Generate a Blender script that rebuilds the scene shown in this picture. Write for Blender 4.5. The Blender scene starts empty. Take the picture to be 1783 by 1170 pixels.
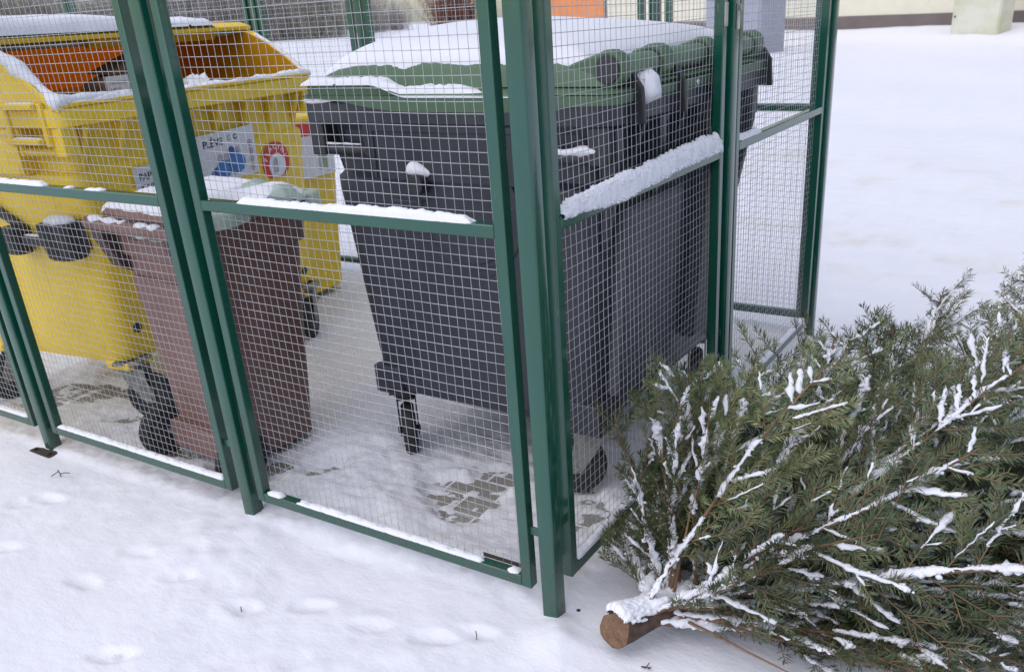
import bpy, math, random
import numpy as np
from mathutils import Vector, Matrix, noise as mnoise
rad = math.radians
random.seed(7)
RNG = np.random.default_rng(11)
scn = bpy.context.scene
COL = scn.collection

# ------------------------------------------------------------------ materials
def new_mat(name):
    m = bpy.data.materials.new(name); m.use_nodes = True
    nt = m.node_tree
    return m, nt, nt.nodes['Principled BSDF']

def nd(nt, kind, **kw):
    n = nt.nodes.new(kind)
    for k, v in kw.items():
        setattr(n, k, v)
    return n

def setin(node, **kw):
    for k, v in kw.items():
        node.inputs[k.replace('_', ' ')].default_value = v

def noise_tex(nt, scale, detail=4.0, rough=.55, coord='Object', vec_scale=None):
    tc = nd(nt, 'ShaderNodeTexCoord')
    n = nd(nt, 'ShaderNodeTexNoise')
    n.inputs['Scale'].default_value = scale
    n.inputs['Detail'].default_value = detail
    n.inputs['Roughness'].default_value = rough
    if vec_scale:
        mp = nd(nt, 'ShaderNodeMapping')
        mp.inputs['Scale'].default_value = vec_scale
        nt.links.new(tc.outputs[coord], mp.inputs['Vector'])
        nt.links.new(mp.outputs['Vector'], n.inputs['Vector'])
    else:
        nt.links.new(tc.outputs[coord], n.inputs['Vector'])
    return n

def ramp(nt, src, stops):
    r = nd(nt, 'ShaderNodeValToRGB')
    cr = r.color_ramp
    while len(cr.elements) < len(stops):
        cr.elements.new(.5)
    for e, (p, c) in zip(cr.elements, stops):
        e.position = p
        e.color = (c[0], c[1], c[2], 1)
    nt.links.new(src, r.inputs['Fac'])
    return r

def bump(nt, bs, src, strength, dist):
    b = nd(nt, 'ShaderNodeBump')
    b.inputs['Strength'].default_value = strength
    b.inputs['Distance'].default_value = dist
    nt.links.new(src, b.inputs['Height'])
    nt.links.new(b.outputs['Normal'], bs.inputs['Normal'])

def plain(name, c1, c2=None, rough=.5, metal=0.0, scale=8, spec=.5, bumpd=0.0, bscale=60, rvar=.12, vec=None, lo=.35, hi=.7):
    m, nt, bs = new_mat(name)
    bs.inputs['Metallic'].default_value = metal
    bs.inputs['Specular IOR Level'].default_value = spec
    if c2 is None:
        c2 = tuple(x * .8 for x in c1)
    n = noise_tex(nt, scale, 5, .6, vec_scale=vec)
    r = ramp(nt, n.outputs['Fac'], [(lo, c1), (hi, c2)])
    nt.links.new(r.outputs['Color'], bs.inputs['Base Color'])
    mr = nd(nt, 'ShaderNodeMapRange')
    mr.inputs['To Min'].default_value = max(.02, rough - rvar)
    mr.inputs['To Max'].default_value = min(1, rough + rvar)
    nt.links.new(n.outputs['Fac'], mr.inputs['Value'])
    nt.links.new(mr.outputs['Result'], bs.inputs['Roughness'])
    if bumpd:
        n2 = noise_tex(nt, bscale, 3, .6)
        bump(nt, bs, n2.outputs['Fac'], .6, bumpd)
    return m

M = {}
def paint_mat():
    m, nt, bs = new_mat('green_paint')
    n = noise_tex(nt, 5, 5, .6)
    r = ramp(nt, n.outputs['Fac'], [(.35, (.0048, .075, .048)), (.7, (.004, .063, .041))])
    geo = nd(nt, 'ShaderNodeNewGeometry'); sx = nd(nt, 'ShaderNodeSeparateXYZ')
    nt.links.new(geo.outputs['Position'], sx.inputs[0])
    mr = nd(nt, 'ShaderNodeMapRange'); mr.inputs['From Min'].default_value = .40; mr.inputs['From Max'].default_value = -.02
    nt.links.new(sx.outputs['Z'], mr.inputs['Value'])
    ns = noise_tex(nt, 38, 6, .75, vec_scale=(1, 1, .6))
    rs_ = ramp(nt, ns.outputs['Fac'], [(.42, (.12, .12, .12)), (.72, (1, 1, 1))])
    mu = nd(nt, 'ShaderNodeMath', operation='MULTIPLY'); mu.use_clamp = True
    nt.links.new(mr.outputs['Result'], mu.inputs[0]); nt.links.new(rs_.outputs['Color'], mu.inputs[1])
    mx = nd(nt, 'ShaderNodeMix', data_type='RGBA')
    nt.links.new(mu.outputs['Value'], mx.inputs['Factor']); nt.links.new(r.outputs['Color'], mx.inputs['A'])
    mx.inputs['B'].default_value = (.045, .048, .038, 1)
    # fine chips and scratches
    nc = noise_tex(nt, 75, 2, .5, vec_scale=(1, 1, .12))
    rc = ramp(nt, nc.outputs['Fac'], [(.735, (0, 0, 0)), (.76, (1, 1, 1))])
    m2 = nd(nt, 'ShaderNodeMix', data_type='RGBA')
    nt.links.new(rc.outputs['Color'], m2.inputs['Factor']); nt.links.new(mx.outputs['Result'], m2.inputs['A'])
    m2.inputs['B'].default_value = (.10, .135, .11, 1)
    nt.links.new(m2.outputs['Result'], bs.inputs['Base Color'])
    bs.inputs['Specular IOR Level'].default_value = .85
    ro = nd(nt, 'ShaderNodeMapRange'); ro.inputs['To Min'].default_value = .13; ro.inputs['To Max'].default_value = .55
    nt.links.new(mu.outputs['Value'], ro.inputs['Value']); nt.links.new(ro.outputs['Result'], bs.inputs['Roughness'])
    nb = noise_tex(nt, 45, 3)
    bump(nt, bs, nb.outputs['Fac'], .6, .0003)
    return m
M['green_paint'] = paint_mat()
M['wire'] = plain('galvanised_wire', (.50, .505, .53), (.36, .365, .385), rough=.45, metal=.3, scale=14)
M['galv'] = plain('galvanised_steel', (.34, .35, .36), (.2, .2, .21), rough=.5, metal=.7, scale=18)
M['grey_plastic'] = plain('dark_grey_plastic', (.0165, .0175, .025), (.036, .038, .050), rough=.40, scale=2.6, bumpd=.0006, bscale=220, vec=(1, 1, .35))
M['grey_sheen'] = plain('grey_plastic_painted_sheen', (.045, .046, .056), (.068, .070, .082), rough=.5, scale=4, vec=(1, 1, .35))  # lighter copy of the grey plastic: grazing gloss put into the colour
M['black_plastic'] = plain('black_plastic', (.016, .016, .019), (.026, .026, .03), rough=.5, scale=7)
M['lid_green'] = plain('green_plastic', (.058, .112, .056), (.085, .14, .085), rough=.5, scale=4, bumpd=.0006, bscale=160)
M['green_worn'] = plain('green_plastic_frosted', (.085, .16, .085), (.16, .21, .15), rough=.6, scale=9)
M['rubber'] = plain('black_rubber', (.012, .012, .013), (.022, .021, .02), rough=.75, scale=20, bumpd=.001)
M['fork'] = plain('dull_zinc', (.30, .30, .28), (.16, .155, .14), rough=.6, metal=.3, scale=25)
M['brown_plastic'] = plain('brown_plastic', (.145, .072, .058), (.20, .112, .096), rough=.52, scale=5, bumpd=.0006, bscale=200, vec=(1, 1, .4))
M['brown_dark'] = plain('dark_brown_plastic', (.04, .02, .017), (.055, .028, .024), rough=.5, scale=8)
M['cardboard'] = plain('cardboard', (.16, .095, .055), (.12, .07, .042), rough=.85, scale=9)
M['paper'] = plain('printed_paper', (.70, .70, .73), (.62, .62, .66), rough=.55, scale=6)
M['ink'] = plain('black_ink', (.015, .015, .02), rough=.6)
M['red_ink'] = plain('red_ink', (.62, .04, .03), (.52, .035, .03), rough=.55)
M['wine_ink'] = plain('faded_red_ink', (.30, .10, .10), (.24, .08, .09), rough=.6)
M['white_ink'] = plain('white_ink', (.78, .78, .78), rough=.55)
M['blue_ink'] = plain('blue_ink', (.03, .14, .42), (.05, .24, .5), rough=.55, scale=30)
M['dark_blue_ink'] = plain('dark_blue_ink', (.03, .05, .24), (.05, .09, .35), rough=.55, scale=30)
M['grey_ink'] = plain('grey_ink', (.30, .31, .36), (.5, .5, .54), rough=.55, scale=40)
M['olive_ink'] = plain('olive_ink', (.22, .26, .13), (.40, .44, .30), rough=.55, scale=30)
M['lock_metal'] = plain('worn_steel', (.45, .46, .46), (.25, .26, .26), rough=.35, metal=.9, scale=30)
M['rust'] = plain('rust', (.042, .028, .02), (.028, .024, .02), rough=.85, scale=30)
M['wall'] = plain('cream_render', (.66, .62, .50), (.60, .565, .46), rough=.9, scale=2)
M['orange_wall'] = plain('orange_render', (.66, .235, .075), (.60, .21, .07), rough=.9, scale=2)
M['plinth'] = plain('brown_grey_plinth', (.155, .125, .118), (.13, .105, .10), rough=.9, scale=1.5)
M['trim'] = plain('dark_trim', (.12, .11, .10), rough=.8)
M['cab_paint'] = plain('mossy_cream_paint', (.56, .55, .46), (.43, .42, .26), rough=.65, scale=1.2, lo=.42, hi=.75, vec=(1, 1, 1.6))
M['blue_grey'] = plain('blue_grey_sheet', (.27, .28, .35), (.31, .32, .39), rough=.6, scale=3)
M['shrub'] = plain('bare_twigs', (.23, .20, .18), (.33, .30, .275), rough=.95, scale=.6)
M['shrub_b'] = plain('bare_twigs_olive', (.20, .185, .15), (.30, .28, .235), rough=.95, scale=.6)
M['russet'] = plain('dry_beech_leaves', (.16, .065, .04), (.22, .10, .06), rough=.95, scale=1)
M['bark'] = plain('spruce_bark', (.105, .062, .043), (.035, .023, .018), rough=.9, scale=55, bumpd=.006, bscale=70)
M['twig'] = plain('twig_bark', (.20, .115, .065), (.13, .075, .042), rough=.85, scale=40)
def cut_mat():
    m, nt, bs = new_mat('sawn_wood')
    tc = nd(nt, 'ShaderNodeTexCoord'); mp = nd(nt, 'ShaderNodeMapping'); mp.inputs['Location'].default_value = (.010, .017, -.080)
    nt.links.new(tc.outputs['Object'], mp.inputs['Vector'])
    w = nd(nt, 'ShaderNodeTexWave', wave_type='RINGS', rings_direction='SPHERICAL')
    setin(w, Scale=95.0, Distortion=2.2, Detail=3.0)
    nt.links.new(mp.outputs['Vector'], w.inputs['Vector'])
    r = ramp(nt, w.outputs['Fac'], [(.2, (.15, .080, .046)), (.8, (.27, .155, .09))])
    n = noise_tex(nt, 40, 5, .7)
    r2 = ramp(nt, n.outputs['Fac'], [(.35, (.45, .42, .4)), (.7, (1, 1, 1))])
    mx = nd(nt, 'ShaderNodeMix', data_type='RGBA', blend_type='MULTIPLY'); mx.inputs['Factor'].default_value = 1
    nt.links.new(r.outputs['Color'], mx.inputs['A']); nt.links.new(r2.outputs['Color'], mx.inputs['B'])
    nt.links.new(mx.outputs['Result'], bs.inputs['Base Color'])
    bs.inputs['Roughness'].default_value = .9
    bump(nt, bs, n.outputs['Fac'], .8, .002)
    return m
M['cutwood'] = cut_mat()
M['paver'] = plain('concrete_paver', (.30, .28, .245), (.21, .195, .17), rough=.9, scale=14, bumpd=.002, bscale=180)
M['drygrass'] = plain('dry_grass', (.10, .085, .05), rough=.9)

def translucent_mat(name, base, trans, fac=.45, rough=.45):
    m, nt, bs = new_mat(name)
    n = noise_tex(nt, 4, 5, .6)
    r = ramp(nt, n.outputs['Fac'], [(.35, base), (.72, tuple(c * .84 for c in base))])
    nt.links.new(r.outputs['Color'], bs.inputs['Base Color'])
    bs.inputs['Roughness'].default_value = rough
    t = nd(nt, 'ShaderNodeBsdfTranslucent')
    t.inputs['Color'].default_value = (*trans, 1)
    mx = nd(nt, 'ShaderNodeMixShader')
    mx.inputs['Fac'].default_value = fac
    nt.links.new(bs.outputs['BSDF'], mx.inputs[1])
    nt.links.new(t.outputs['BSDF'], mx.inputs[2])
    nt.links.new(mx.outputs['Shader'], nt.nodes['Material Output'].inputs['Surface'])
    return m
M['bag'] = translucent_mat('pale_green_film', (.50, .60, .52), (.55, .68, .58), .3, .35)
M['yellow_shell'] = translucent_mat('yellow_plastic_lid', (.74, .42, .014), (.82, .37, .015), .42, .42)

def yellow_mat():
    m, nt, bs = new_mat('yellow_plastic')
    n = noise_tex(nt, 3.5, 6, .62, vec_scale=(1, 1, .5))
    r = ramp(nt, n.outputs['Fac'], [(.30, (.74, .495, .022)), (.56, (.80, .55, .026)), (.8, (.62, .43, .05))])
    n2 = noise_tex(nt, 16, 6, .75, vec_scale=(1, 1, .3))
    r2 = ramp(nt, n2.outputs['Fac'], [(.60, (1, 1, 1)), (.72, (.62, .56, .5))])
    mx = nd(nt, 'ShaderNodeMix', data_type='RGBA', blend_type='MULTIPLY')
    mx.inputs['Factor'].default_value = .75
    nt.links.new(r.outputs['Color'], mx.inputs['A'])
    nt.links.new(r2.outputs['Color'], mx.inputs['B'])
    nt.links.new(mx.outputs['Result'], bs.inputs['Base Color'])
    bs.inputs['Roughness'].default_value = .42
    n3 = noise_tex(nt, 180, 2)
    bump(nt, bs, n3.outputs['Fac'], .4, .0006)
    return m
M['yellow'] = yellow_mat()

def snow_mat(name, attr=False):
    m, nt, bs = new_mat(name)
    clean = (.73, .722, .775)
    bs.inputs['Roughness'].default_value = .65
    bs.inputs['Specular IOR Level'].default_value = .25
    n = noise_tex(nt, 6, 5, .6)
    r = ramp(nt, n.outputs['Fac'], [(.3, clean), (.8, (.695, .688, .745))])
    if attr:
        at = nd(nt, 'ShaderNodeAttribute', attribute_name='dirt')
        n4 = noise_tex(nt, 9, 6, .7)
        r4 = ramp(nt, n4.outputs['Fac'], [(.3, (.56, .53, .48)), (.75, (.70, .675, .64))])
        mx = nd(nt, 'ShaderNodeMix', data_type='RGBA')
        nt.links.new(at.outputs['Fac'], mx.inputs['Factor'])
        nt.links.new(r.outputs['Color'], mx.inputs['A'])
        nt.links.new(r4.outputs['Color'], mx.inputs['B'])
        nt.links.new(mx.outputs['Result'], bs.inputs['Base Color'])
    else:
        nt.links.new(r.outputs['Color'], bs.inputs['Base Color'])
    n2 = noise_tex(nt, 130, 3, .7)
    if attr:
        n5 = noise_tex(nt, 3.2, 7, .62, vec_scale=(1, 1.6, 1))
        ml = nd(nt, 'ShaderNodeMath', operation='MULTIPLY_ADD')
        ml.inputs[1].default_value = 24.0
        nt.links.new(n5.outputs['Fac'], ml.inputs[0]); nt.links.new(n2.outputs['Fac'], ml.inputs[2])
        bump(nt, bs, ml.outputs['Value'], .5, .0011)
    else:
        bump(nt, bs, n2.outputs['Fac'], .5, .004)
    return m
M['snow'] = snow_mat('snow')
M['snow_ground'] = snow_mat('ground_snow', True)

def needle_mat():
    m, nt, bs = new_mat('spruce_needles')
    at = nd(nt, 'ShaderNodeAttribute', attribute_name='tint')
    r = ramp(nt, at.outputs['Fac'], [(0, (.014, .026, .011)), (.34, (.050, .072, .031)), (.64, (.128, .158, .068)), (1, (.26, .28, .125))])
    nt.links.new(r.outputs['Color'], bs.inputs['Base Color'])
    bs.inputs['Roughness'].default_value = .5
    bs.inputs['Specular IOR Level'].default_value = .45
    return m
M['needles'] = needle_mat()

# ------------------------------------------------------------------ mesh helpers
def finish(name, me, mat, parent, smooth):
    for mm in (mat if isinstance(mat, (list, tuple)) else [mat]):
        me.materials.append(M[mm] if isinstance(mm, str) else mm)
    o = bpy.data.objects.new(name, me)
    COL.objects.link(o)
    if parent is not None:
        o.parent = parent
    if smooth is not None and len(me.polygons):
        me.polygons.foreach_set('use_smooth', np.ones(len(me.polygons), dtype=bool))
        me.update()
        if smooth < 179:
            me.set_sharp_from_angle(angle=rad(smooth))
    return o

def rrect(hx, hy, r, n=4):
    r = min(r, hx * .99, hy * .99)
    pts = []
    for cx_, cy_, a0 in ((hx - r, hy - r, 0), (-hx + r, hy - r, 90), (-hx + r, -hy + r, 180), (hx - r, -hy + r, 270)):
        for i in range(n + 1):
            a = rad(a0 + 90 * i / n)
            pts.append((cx_ + r * math.cos(a), cy_ + r * math.sin(a)))
    return pts

class MB:
    def __init__(s):
        s.v = []; s.f = []
    def add(s, vs, fs):
        b = len(s.v)
        s.v += [tuple(p) for p in vs]
        s.f += [tuple(b + i for i in f) for f in fs]
        return s
    def hexa(s, p):
        return s.add(p, [(0, 3, 2, 1), (4, 5, 6, 7), (0, 1, 5, 4), (1, 2, 6, 5), (2, 3, 7, 6), (3, 0, 4, 7)])
    def box(s, x0, x1, y0, y1, z0, z1):
        return s.hexa([(x0, y0, z0), (x1, y0, z0), (x1, y1, z0), (x0, y1, z0), (x0, y0, z1), (x1, y0, z1), (x1, y1, z1), (x0, y1, z1)])
    def rings(s, rs, cap0=True, cap1=True):
        n = len(rs[0]); b = len(s.v)
        for r in rs:
            s.v += [tuple(p) for p in r]
        for i in range(len(rs) - 1):
            for j in range(n):
                k = (j + 1) % n
                s.f.append((b + i * n + j, b + i * n + k, b + (i + 1) * n + k, b + (i + 1) * n + j))
        if cap0: s.f.append(tuple(b + j for j in reversed(range(n))))
        if cap1: s.f.append(tuple(b + (len(rs) - 1) * n + j for j in range(n)))
        return s
    def loft(s, spec, cap0=True, cap1=True, n=4, cxy=(0, 0)):
        rs = []
        for t in spec:
            z, hx, hy, r = t[:4]
            ox, oy = (t[4], t[5]) if len(t) > 4 else cxy
            rs.append([(x + ox, y + oy, z) for x, y in rrect(hx, hy, r, n)])
        return s.rings(rs, cap0, cap1)
    def tube(s, path, r, n=8, caps=True, squash=1.0):
        path = [Vector(p) for p in path]
        rs = []
        up = Vector((0, 0, 1))
        for i, p in enumerate(path):
            t = (path[min(i + 1, len(path) - 1)] - path[max(i - 1, 0)])
            if t.length < 1e-9: t = Vector((1, 0, 0))
            t.normalize()
            a = t.cross(up)
            if a.length < .05: a = t.cross(Vector((0, 1, 0)))
            a.normalize(); b = a.cross(t); b.normalize()
            rr = r[i] if isinstance(r, (list, tuple)) else r
            rs.append([p + a * (rr * math.cos(2 * math.pi * k / n)) + b * (rr * squash * math.sin(2 * math.pi * k / n)) for k in range(n)])
        return s.rings(rs, caps, caps)
    def cyl(s, p0, p1, r0, r1=None, n=20):
        return s.tube([p0, p1], [r0, r0 if r1 is None else r1], n)
    def wheel(s, c, axis, R, w, n=28, round_=.25):
        a = Vector(axis).normalized(); c = Vector(c)
        e = w * round_
        ps = [c - a * w / 2, c - a * (w / 2), c - a * (w / 2 - e), c + a * (w / 2 - e), c + a * w / 2, c + a * w / 2]
        rr = [R * .55, R - e, R, R, R - e, R * .55]
        u = a.cross(Vector((0, 0, 1)))
        if u.length < .1: u = a.cross(Vector((0, 1, 0)))
        u.normalize(); v = a.cross(u)
        rs = [[p + u * (q * math.cos(2 * math.pi * k / n)) + v * (q * math.sin(2 * math.pi * k / n)) for k in range(n)] for p, q in zip(ps, rr)]
        return s.rings(rs)
    def extrude(s, poly, axis, a, b):
        """poly: 2-D points; axis 'x': (y,z) swept x a..b ; 'y': (x,z) ; 'z': (x,y)"""
        def P(q, t):
            return {'x': (t, q[0], q[1]), 'y': (q[0], t, q[1]), 'z': (q[0], q[1], t)}[axis]
        n = len(poly); base = len(s.v)
        s.v += [P(q, a) for q in poly] + [P(q, b) for q in poly]
        s.f.append(tuple(base + i for i in range(n)))
        s.f.append(tuple(base + n + i for i in reversed(range(n))))
        for i in range(n):
            j = (i + 1) % n
            s.f.append((base + i, base + n + i, base + n + j, base + j))
        return s
    def build(s, name, mat, parent=None, smooth=38, bevel=0.0, seg=2, fix=True):
        me = bpy.data.meshes.new(name)
        me.from_pydata(s.v, [], s.f)
        if fix:
            import bmesh
            bm = bmesh.new(); bm.from_mesh(me)
            bmesh.ops.recalc_face_normals(bm, faces=bm.faces)
            bm.to_mesh(me); bm.free()
        me.update()
        o = finish(name, me, mat, parent, smooth)
        if bevel:
            md = o.modifiers.new('Bevel', 'BEVEL')
            md.width = bevel; md.segments = seg; md.limit_method = 'ANGLE'; md.angle_limit = rad(40)
            md.harden_normals = False
        return o

def np_mesh(name, V, F, mat, parent=None, smooth=None, attrs=None):
    V = np.asarray(V, np.float32); F = np.asarray(F, np.int32)
    k = F.shape[1]
    me = bpy.data.meshes.new(name)
    me.vertices.add(len(V)); me.vertices.foreach_set('co', V.ravel())
    me.loops.add(F.size); me.loops.foreach_set('vertex_index', F.ravel())
    me.polygons.add(len(F))
    me.polygons.foreach_set('loop_start', np.arange(0, F.size, k, dtype=np.int32))
    me.polygons.foreach_set('loop_total', np.full(len(F), k, np.int32))
    me.update(calc_edges=True)
    for an, av in (attrs or {}).items():
        a = me.attributes.new(an, 'FLOAT', 'POINT')
        a.data.foreach_set('value', np.asarray(av, np.float32))
    me.validate()
    return finish(name, me, mat, parent, smooth)

def hash2(ix, iy, seed):
    h = (ix.astype(np.int64) * 374761393 + iy.astype(np.int64) * 668265263 + seed * 974711) & 0x7fffffff
    h = ((h ^ (h >> 13)) * 1274126177) & 0x7fffffff
    h = h ^ (h >> 16)
    return (h & 0xffff) / 65535.0

def vnoise(x, y, seed=0):
    x = np.asarray(x, float); y = np.asarray(y, float)
    ix = np.floor(x); iy = np.floor(y)
    fx = x - ix; fy = y - iy
    fx = fx * fx * fx * (fx * (fx * 6 - 15) + 10); fy = fy * fy * fy * (fy * (fy * 6 - 15) + 10)
    a = hash2(ix, iy, seed); b = hash2(ix + 1, iy, seed); c = hash2(ix, iy + 1, seed); d = hash2(ix + 1, iy + 1, seed)
    return (a * (1 - fx) + b * fx) * (1 - fy) + (c * (1 - fx) + d * fx) * fy

def fbm(x, y, octv=4, seed=0, gain=.5):
    s = 0; a = 1; t = 0
    for i in range(octv):
        s = s + a * (vnoise(x * 2 ** i + 13.7 * i, y * 2 ** i - 7.3 * i, seed + i) - .5)
        t += a; a *= gain
    return s / t * 2

def sstep(a, b, x):
    t = np.clip((x - a) / (b - a), 0, 1)
    return t * t * (3 - 2 * t)

def thing(name, label, cat, loc=(0, 0, 0), rot=0.0, group=None):
    o = bpy.data.objects.new(name, None)
    o.empty_display_size = .1
    COL.objects.link(o)
    o.location = loc; o.rotation_euler = (0, 0, rot)
    o['label'] = label; o['category'] = cat
    if group: o['group'] = group
    return o

def tag(o, label, cat, group=None):
    o['label'] = label; o['category'] = cat
    if group: o['group'] = group
    return o

def dup(root, loc, rotz, label=None, scale=None):
    r = root.copy(); COL.objects.link(r)
    r.location = loc; r.rotation_euler = (0, 0, rotz)
    if label: r['label'] = label
    if scale: r.scale = scale
    for ch in list(root.children):
        c = ch.copy(); COL.objects.link(c); c.parent = r
        for g in list(ch.children):
            d = g.copy(); COL.objects.link(d); d.parent = c
    return r

def snow_patch(name, xs, ys, base, thick, parent, to3=None, mat='snow', tmax=None):
    """layer of snow lying over a surface: base(x,y) height, thick(x,y) depth (<=0: bare)."""
    X, Y = np.meshgrid(np.asarray(xs), np.asarray(ys), indexing='ij')
    T = thick(X, Y)
    B = base(X, Y)
    Tp = np.maximum(T, 0)
    top = B + Tp + .001
    bot = B - .004
    nx, ny = X.shape
    idx = np.arange(nx * ny).reshape(nx, ny)
    keep = np.maximum.reduce([T[:-1, :-1], T[1:, :-1], T[1:, 1:], T[:-1, 1:]]) > 0
    top = np.where(T > 0, top, bot)
    a = idx[:-1, :-1][keep]; b = idx[1:, :-1][keep]; c = idx[1:, 1:][keep]; d = idx[:-1, 1:][keep]
    F = np.stack([a, b, c, d], 1)
    V = np.stack([X.ravel(), Y.ravel(), top.ravel()], 1)
    if to3 is not None: V = to3(V)
    used = np.unique(F); remap = -np.ones(len(V), int); remap[used] = np.arange(len(used))
    return np_mesh(name, V[used], remap[F], mat, parent, smooth=180)

def lump_tube(mb, path, r, n=10, seed=0, amp=.45, freq=40, squash=.8, sag=0.0):
    """lumpy rope of snow along a path."""
    path = [Vector(p) for p in path]
    rs = []
    L = len(path)
    for i, p in enumerate(path):
        t = path[min(i + 1, L - 1)] - path[max(i - 1, 0)]
        if t.length < 1e-9: t = Vector((1, 0, 0))
        t.normalize()
        a = t.cross(Vector((0, 0, 1)))
        if a.length < .05: a = Vector((1, 0, 0))
        a.normalize(); b = a.cross(t)
        rr = r[i] if isinstance(r, (list, tuple)) else r
        ring = []
        for k in range(n):
            th = 2 * math.pi * k / n
            q = p + a * math.cos(th) * rr + b * math.sin(th) * rr * squash
            nz = mnoise.noise(q * freq + Vector((seed, seed * 1.7, 0)))
            nz2 = mnoise.noise(q * freq * 2.6 + Vector((seed, 0, seed)))
            f = 1 + amp * nz + amp * .55 * nz2
            q = p + a * math.cos(th) * rr * f + b * math.sin(th) * rr * squash * f
            ring.append(q)
        rs.append(ring)
    mb.rings(rs)

def text_mesh(name, body, size, mat, parent, mtx, align='LEFT', bold=0.0, extrude=.0006):
    cu = bpy.data.curves.new(name, 'FONT')
    cu.body = body; cu.size = size; cu.align_x = align; cu.extrude = extrude; cu.offset = bold
    tmp = bpy.data.objects.new('tmp_text', cu)
    COL.objects.link(tmp)
    bpy.context.view_layer.update()
    dg = bpy.context.evaluated_depsgraph_get()
    me = bpy.data.meshes.new_from_object(tmp.evaluated_get(dg))
    bpy.data.objects.remove(tmp)
    me.name = name
    me.transform(mtx)
    me.materials.clear()
    return finish(name, me, mat, parent, None)

# ------------------------------------------------------------------ camera, sky, light
cam = bpy.data.cameras.new('camera')
camo = bpy.data.objects.new('camera', cam); COL.objects.link(camo)
RC = [[0.8562895168026768, 0.5138235172410416, -0.05247529460501867],
      [0.1709663107051443, -0.37784640673948344, -0.9099464893706294],
      [-0.48737950717865686, 0.7702061321776826, -0.4113924281488219]]
mw = Matrix.Identity(4)
for i in range(3):
    mw[i][0] = RC[0][i]; mw[i][1] = -RC[1][i]; mw[i][2] = -RC[2][i]
mw.translation = (0.96535, -1.50319, 1.42679)
camo.matrix_world = mw
cam.sensor_width = 36; cam.lens = 1511.245 / 1783 * 36
cam.shift_x = -(957.367 - 891.5) / 1783
cam.shift_y = (700.569 - 585) / 1783
cam.clip_end = 600
cam.dof.use_dof = True
cam.dof.focus_distance = 2.2
cam.dof.aperture_fstop = 7.0
scn.camera = camo

wd = bpy.data.worlds.new('World'); scn.world = wd; wd.use_nodes = True
wnt = wd.node_tree; bg = wnt.nodes['Background']
sky = wnt.nodes.new('ShaderNodeTexSky'); sky.sky_type = 'NISHITA'
SUN_EL, SUN_AZ = rad(58), rad(205)      # azimuth measured clockwise from +Y
sky.sun_disc = False; sky.sun_elevation = SUN_EL; sky.sun_rotation = SUN_AZ
sky.air_density = 1.0; sky.dust_density = 1.0; sky.ozone_density = 1.0
hs = wnt.nodes.new('ShaderNodeHueSaturation'); hs.inputs['Saturation'].default_value = .9
wnt.links.new(sky.outputs['Color'], hs.inputs['Color'])
wnt.links.new(hs.outputs['Color'], bg.inputs['Color'])
bg.inputs['Strength'].default_value = .08
sl = bpy.data.lights.new('sun', 'SUN'); sl.energy = 1.5; sl.angle = rad(110); sl.color = (1, .97, .94)
so = bpy.data.objects.new('sun', sl); COL.objects.link(so)
dirv = Vector((math.sin(SUN_AZ) * math.cos(SUN_EL), math.cos(SUN_AZ) * math.cos(SUN_EL), math.sin(SUN_EL)))
so.rotation_euler = dirv.to_track_quat('Z', 'Y').to_euler()
so.location = dirv * 20
scn.view_settings.view_transform = 'Standard'
scn.view_settings.look = 'None'
scn.view_settings.exposure = 0.91
scn.view_settings.gamma = 1.0

# ------------------------------------------------------------------ snow-covered ground and paving
PAVE_TOP = -.012
BARE = [(-.61, .41, .155, .135, .2), (-.57, .55, .11, .09, 0), (-.53, .31, .08, .06, .3), (-.30, .60, .10, .08, 0), (-.20, .50, .09, .12, 0),
        (-2.70, .41, .26, .115, .30), (-2.48, .50, .16, .07, .4), (-2.74, .26, .14, .06, .3), (-2.20, .32, .13, .055, .6), (-1.72, .24, .14, .055, .2), (-1.42, .20, .16, .05, 0),
        (-1.15, .33, .10, .08, 0), (-1.32, .30, .08, .06, 0)]
PRINTS = [(-1.92, -.29, .4), (-1.88, -.23, .3), (-1.33, -.46, .1), (-1.085, -.318, .3), (-.80, -.33, .2), (-.63, -.24, .3), (-.42, -.235, .2), (-.235, -.20, .3), (-.16, -.14, .4), (-1.72, -.48, .3),
          (-1.31, -.29, .1), (-.95, -.62, .5), (-2.3, -.35, .2), (1.3, -.1, .6)]

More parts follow.
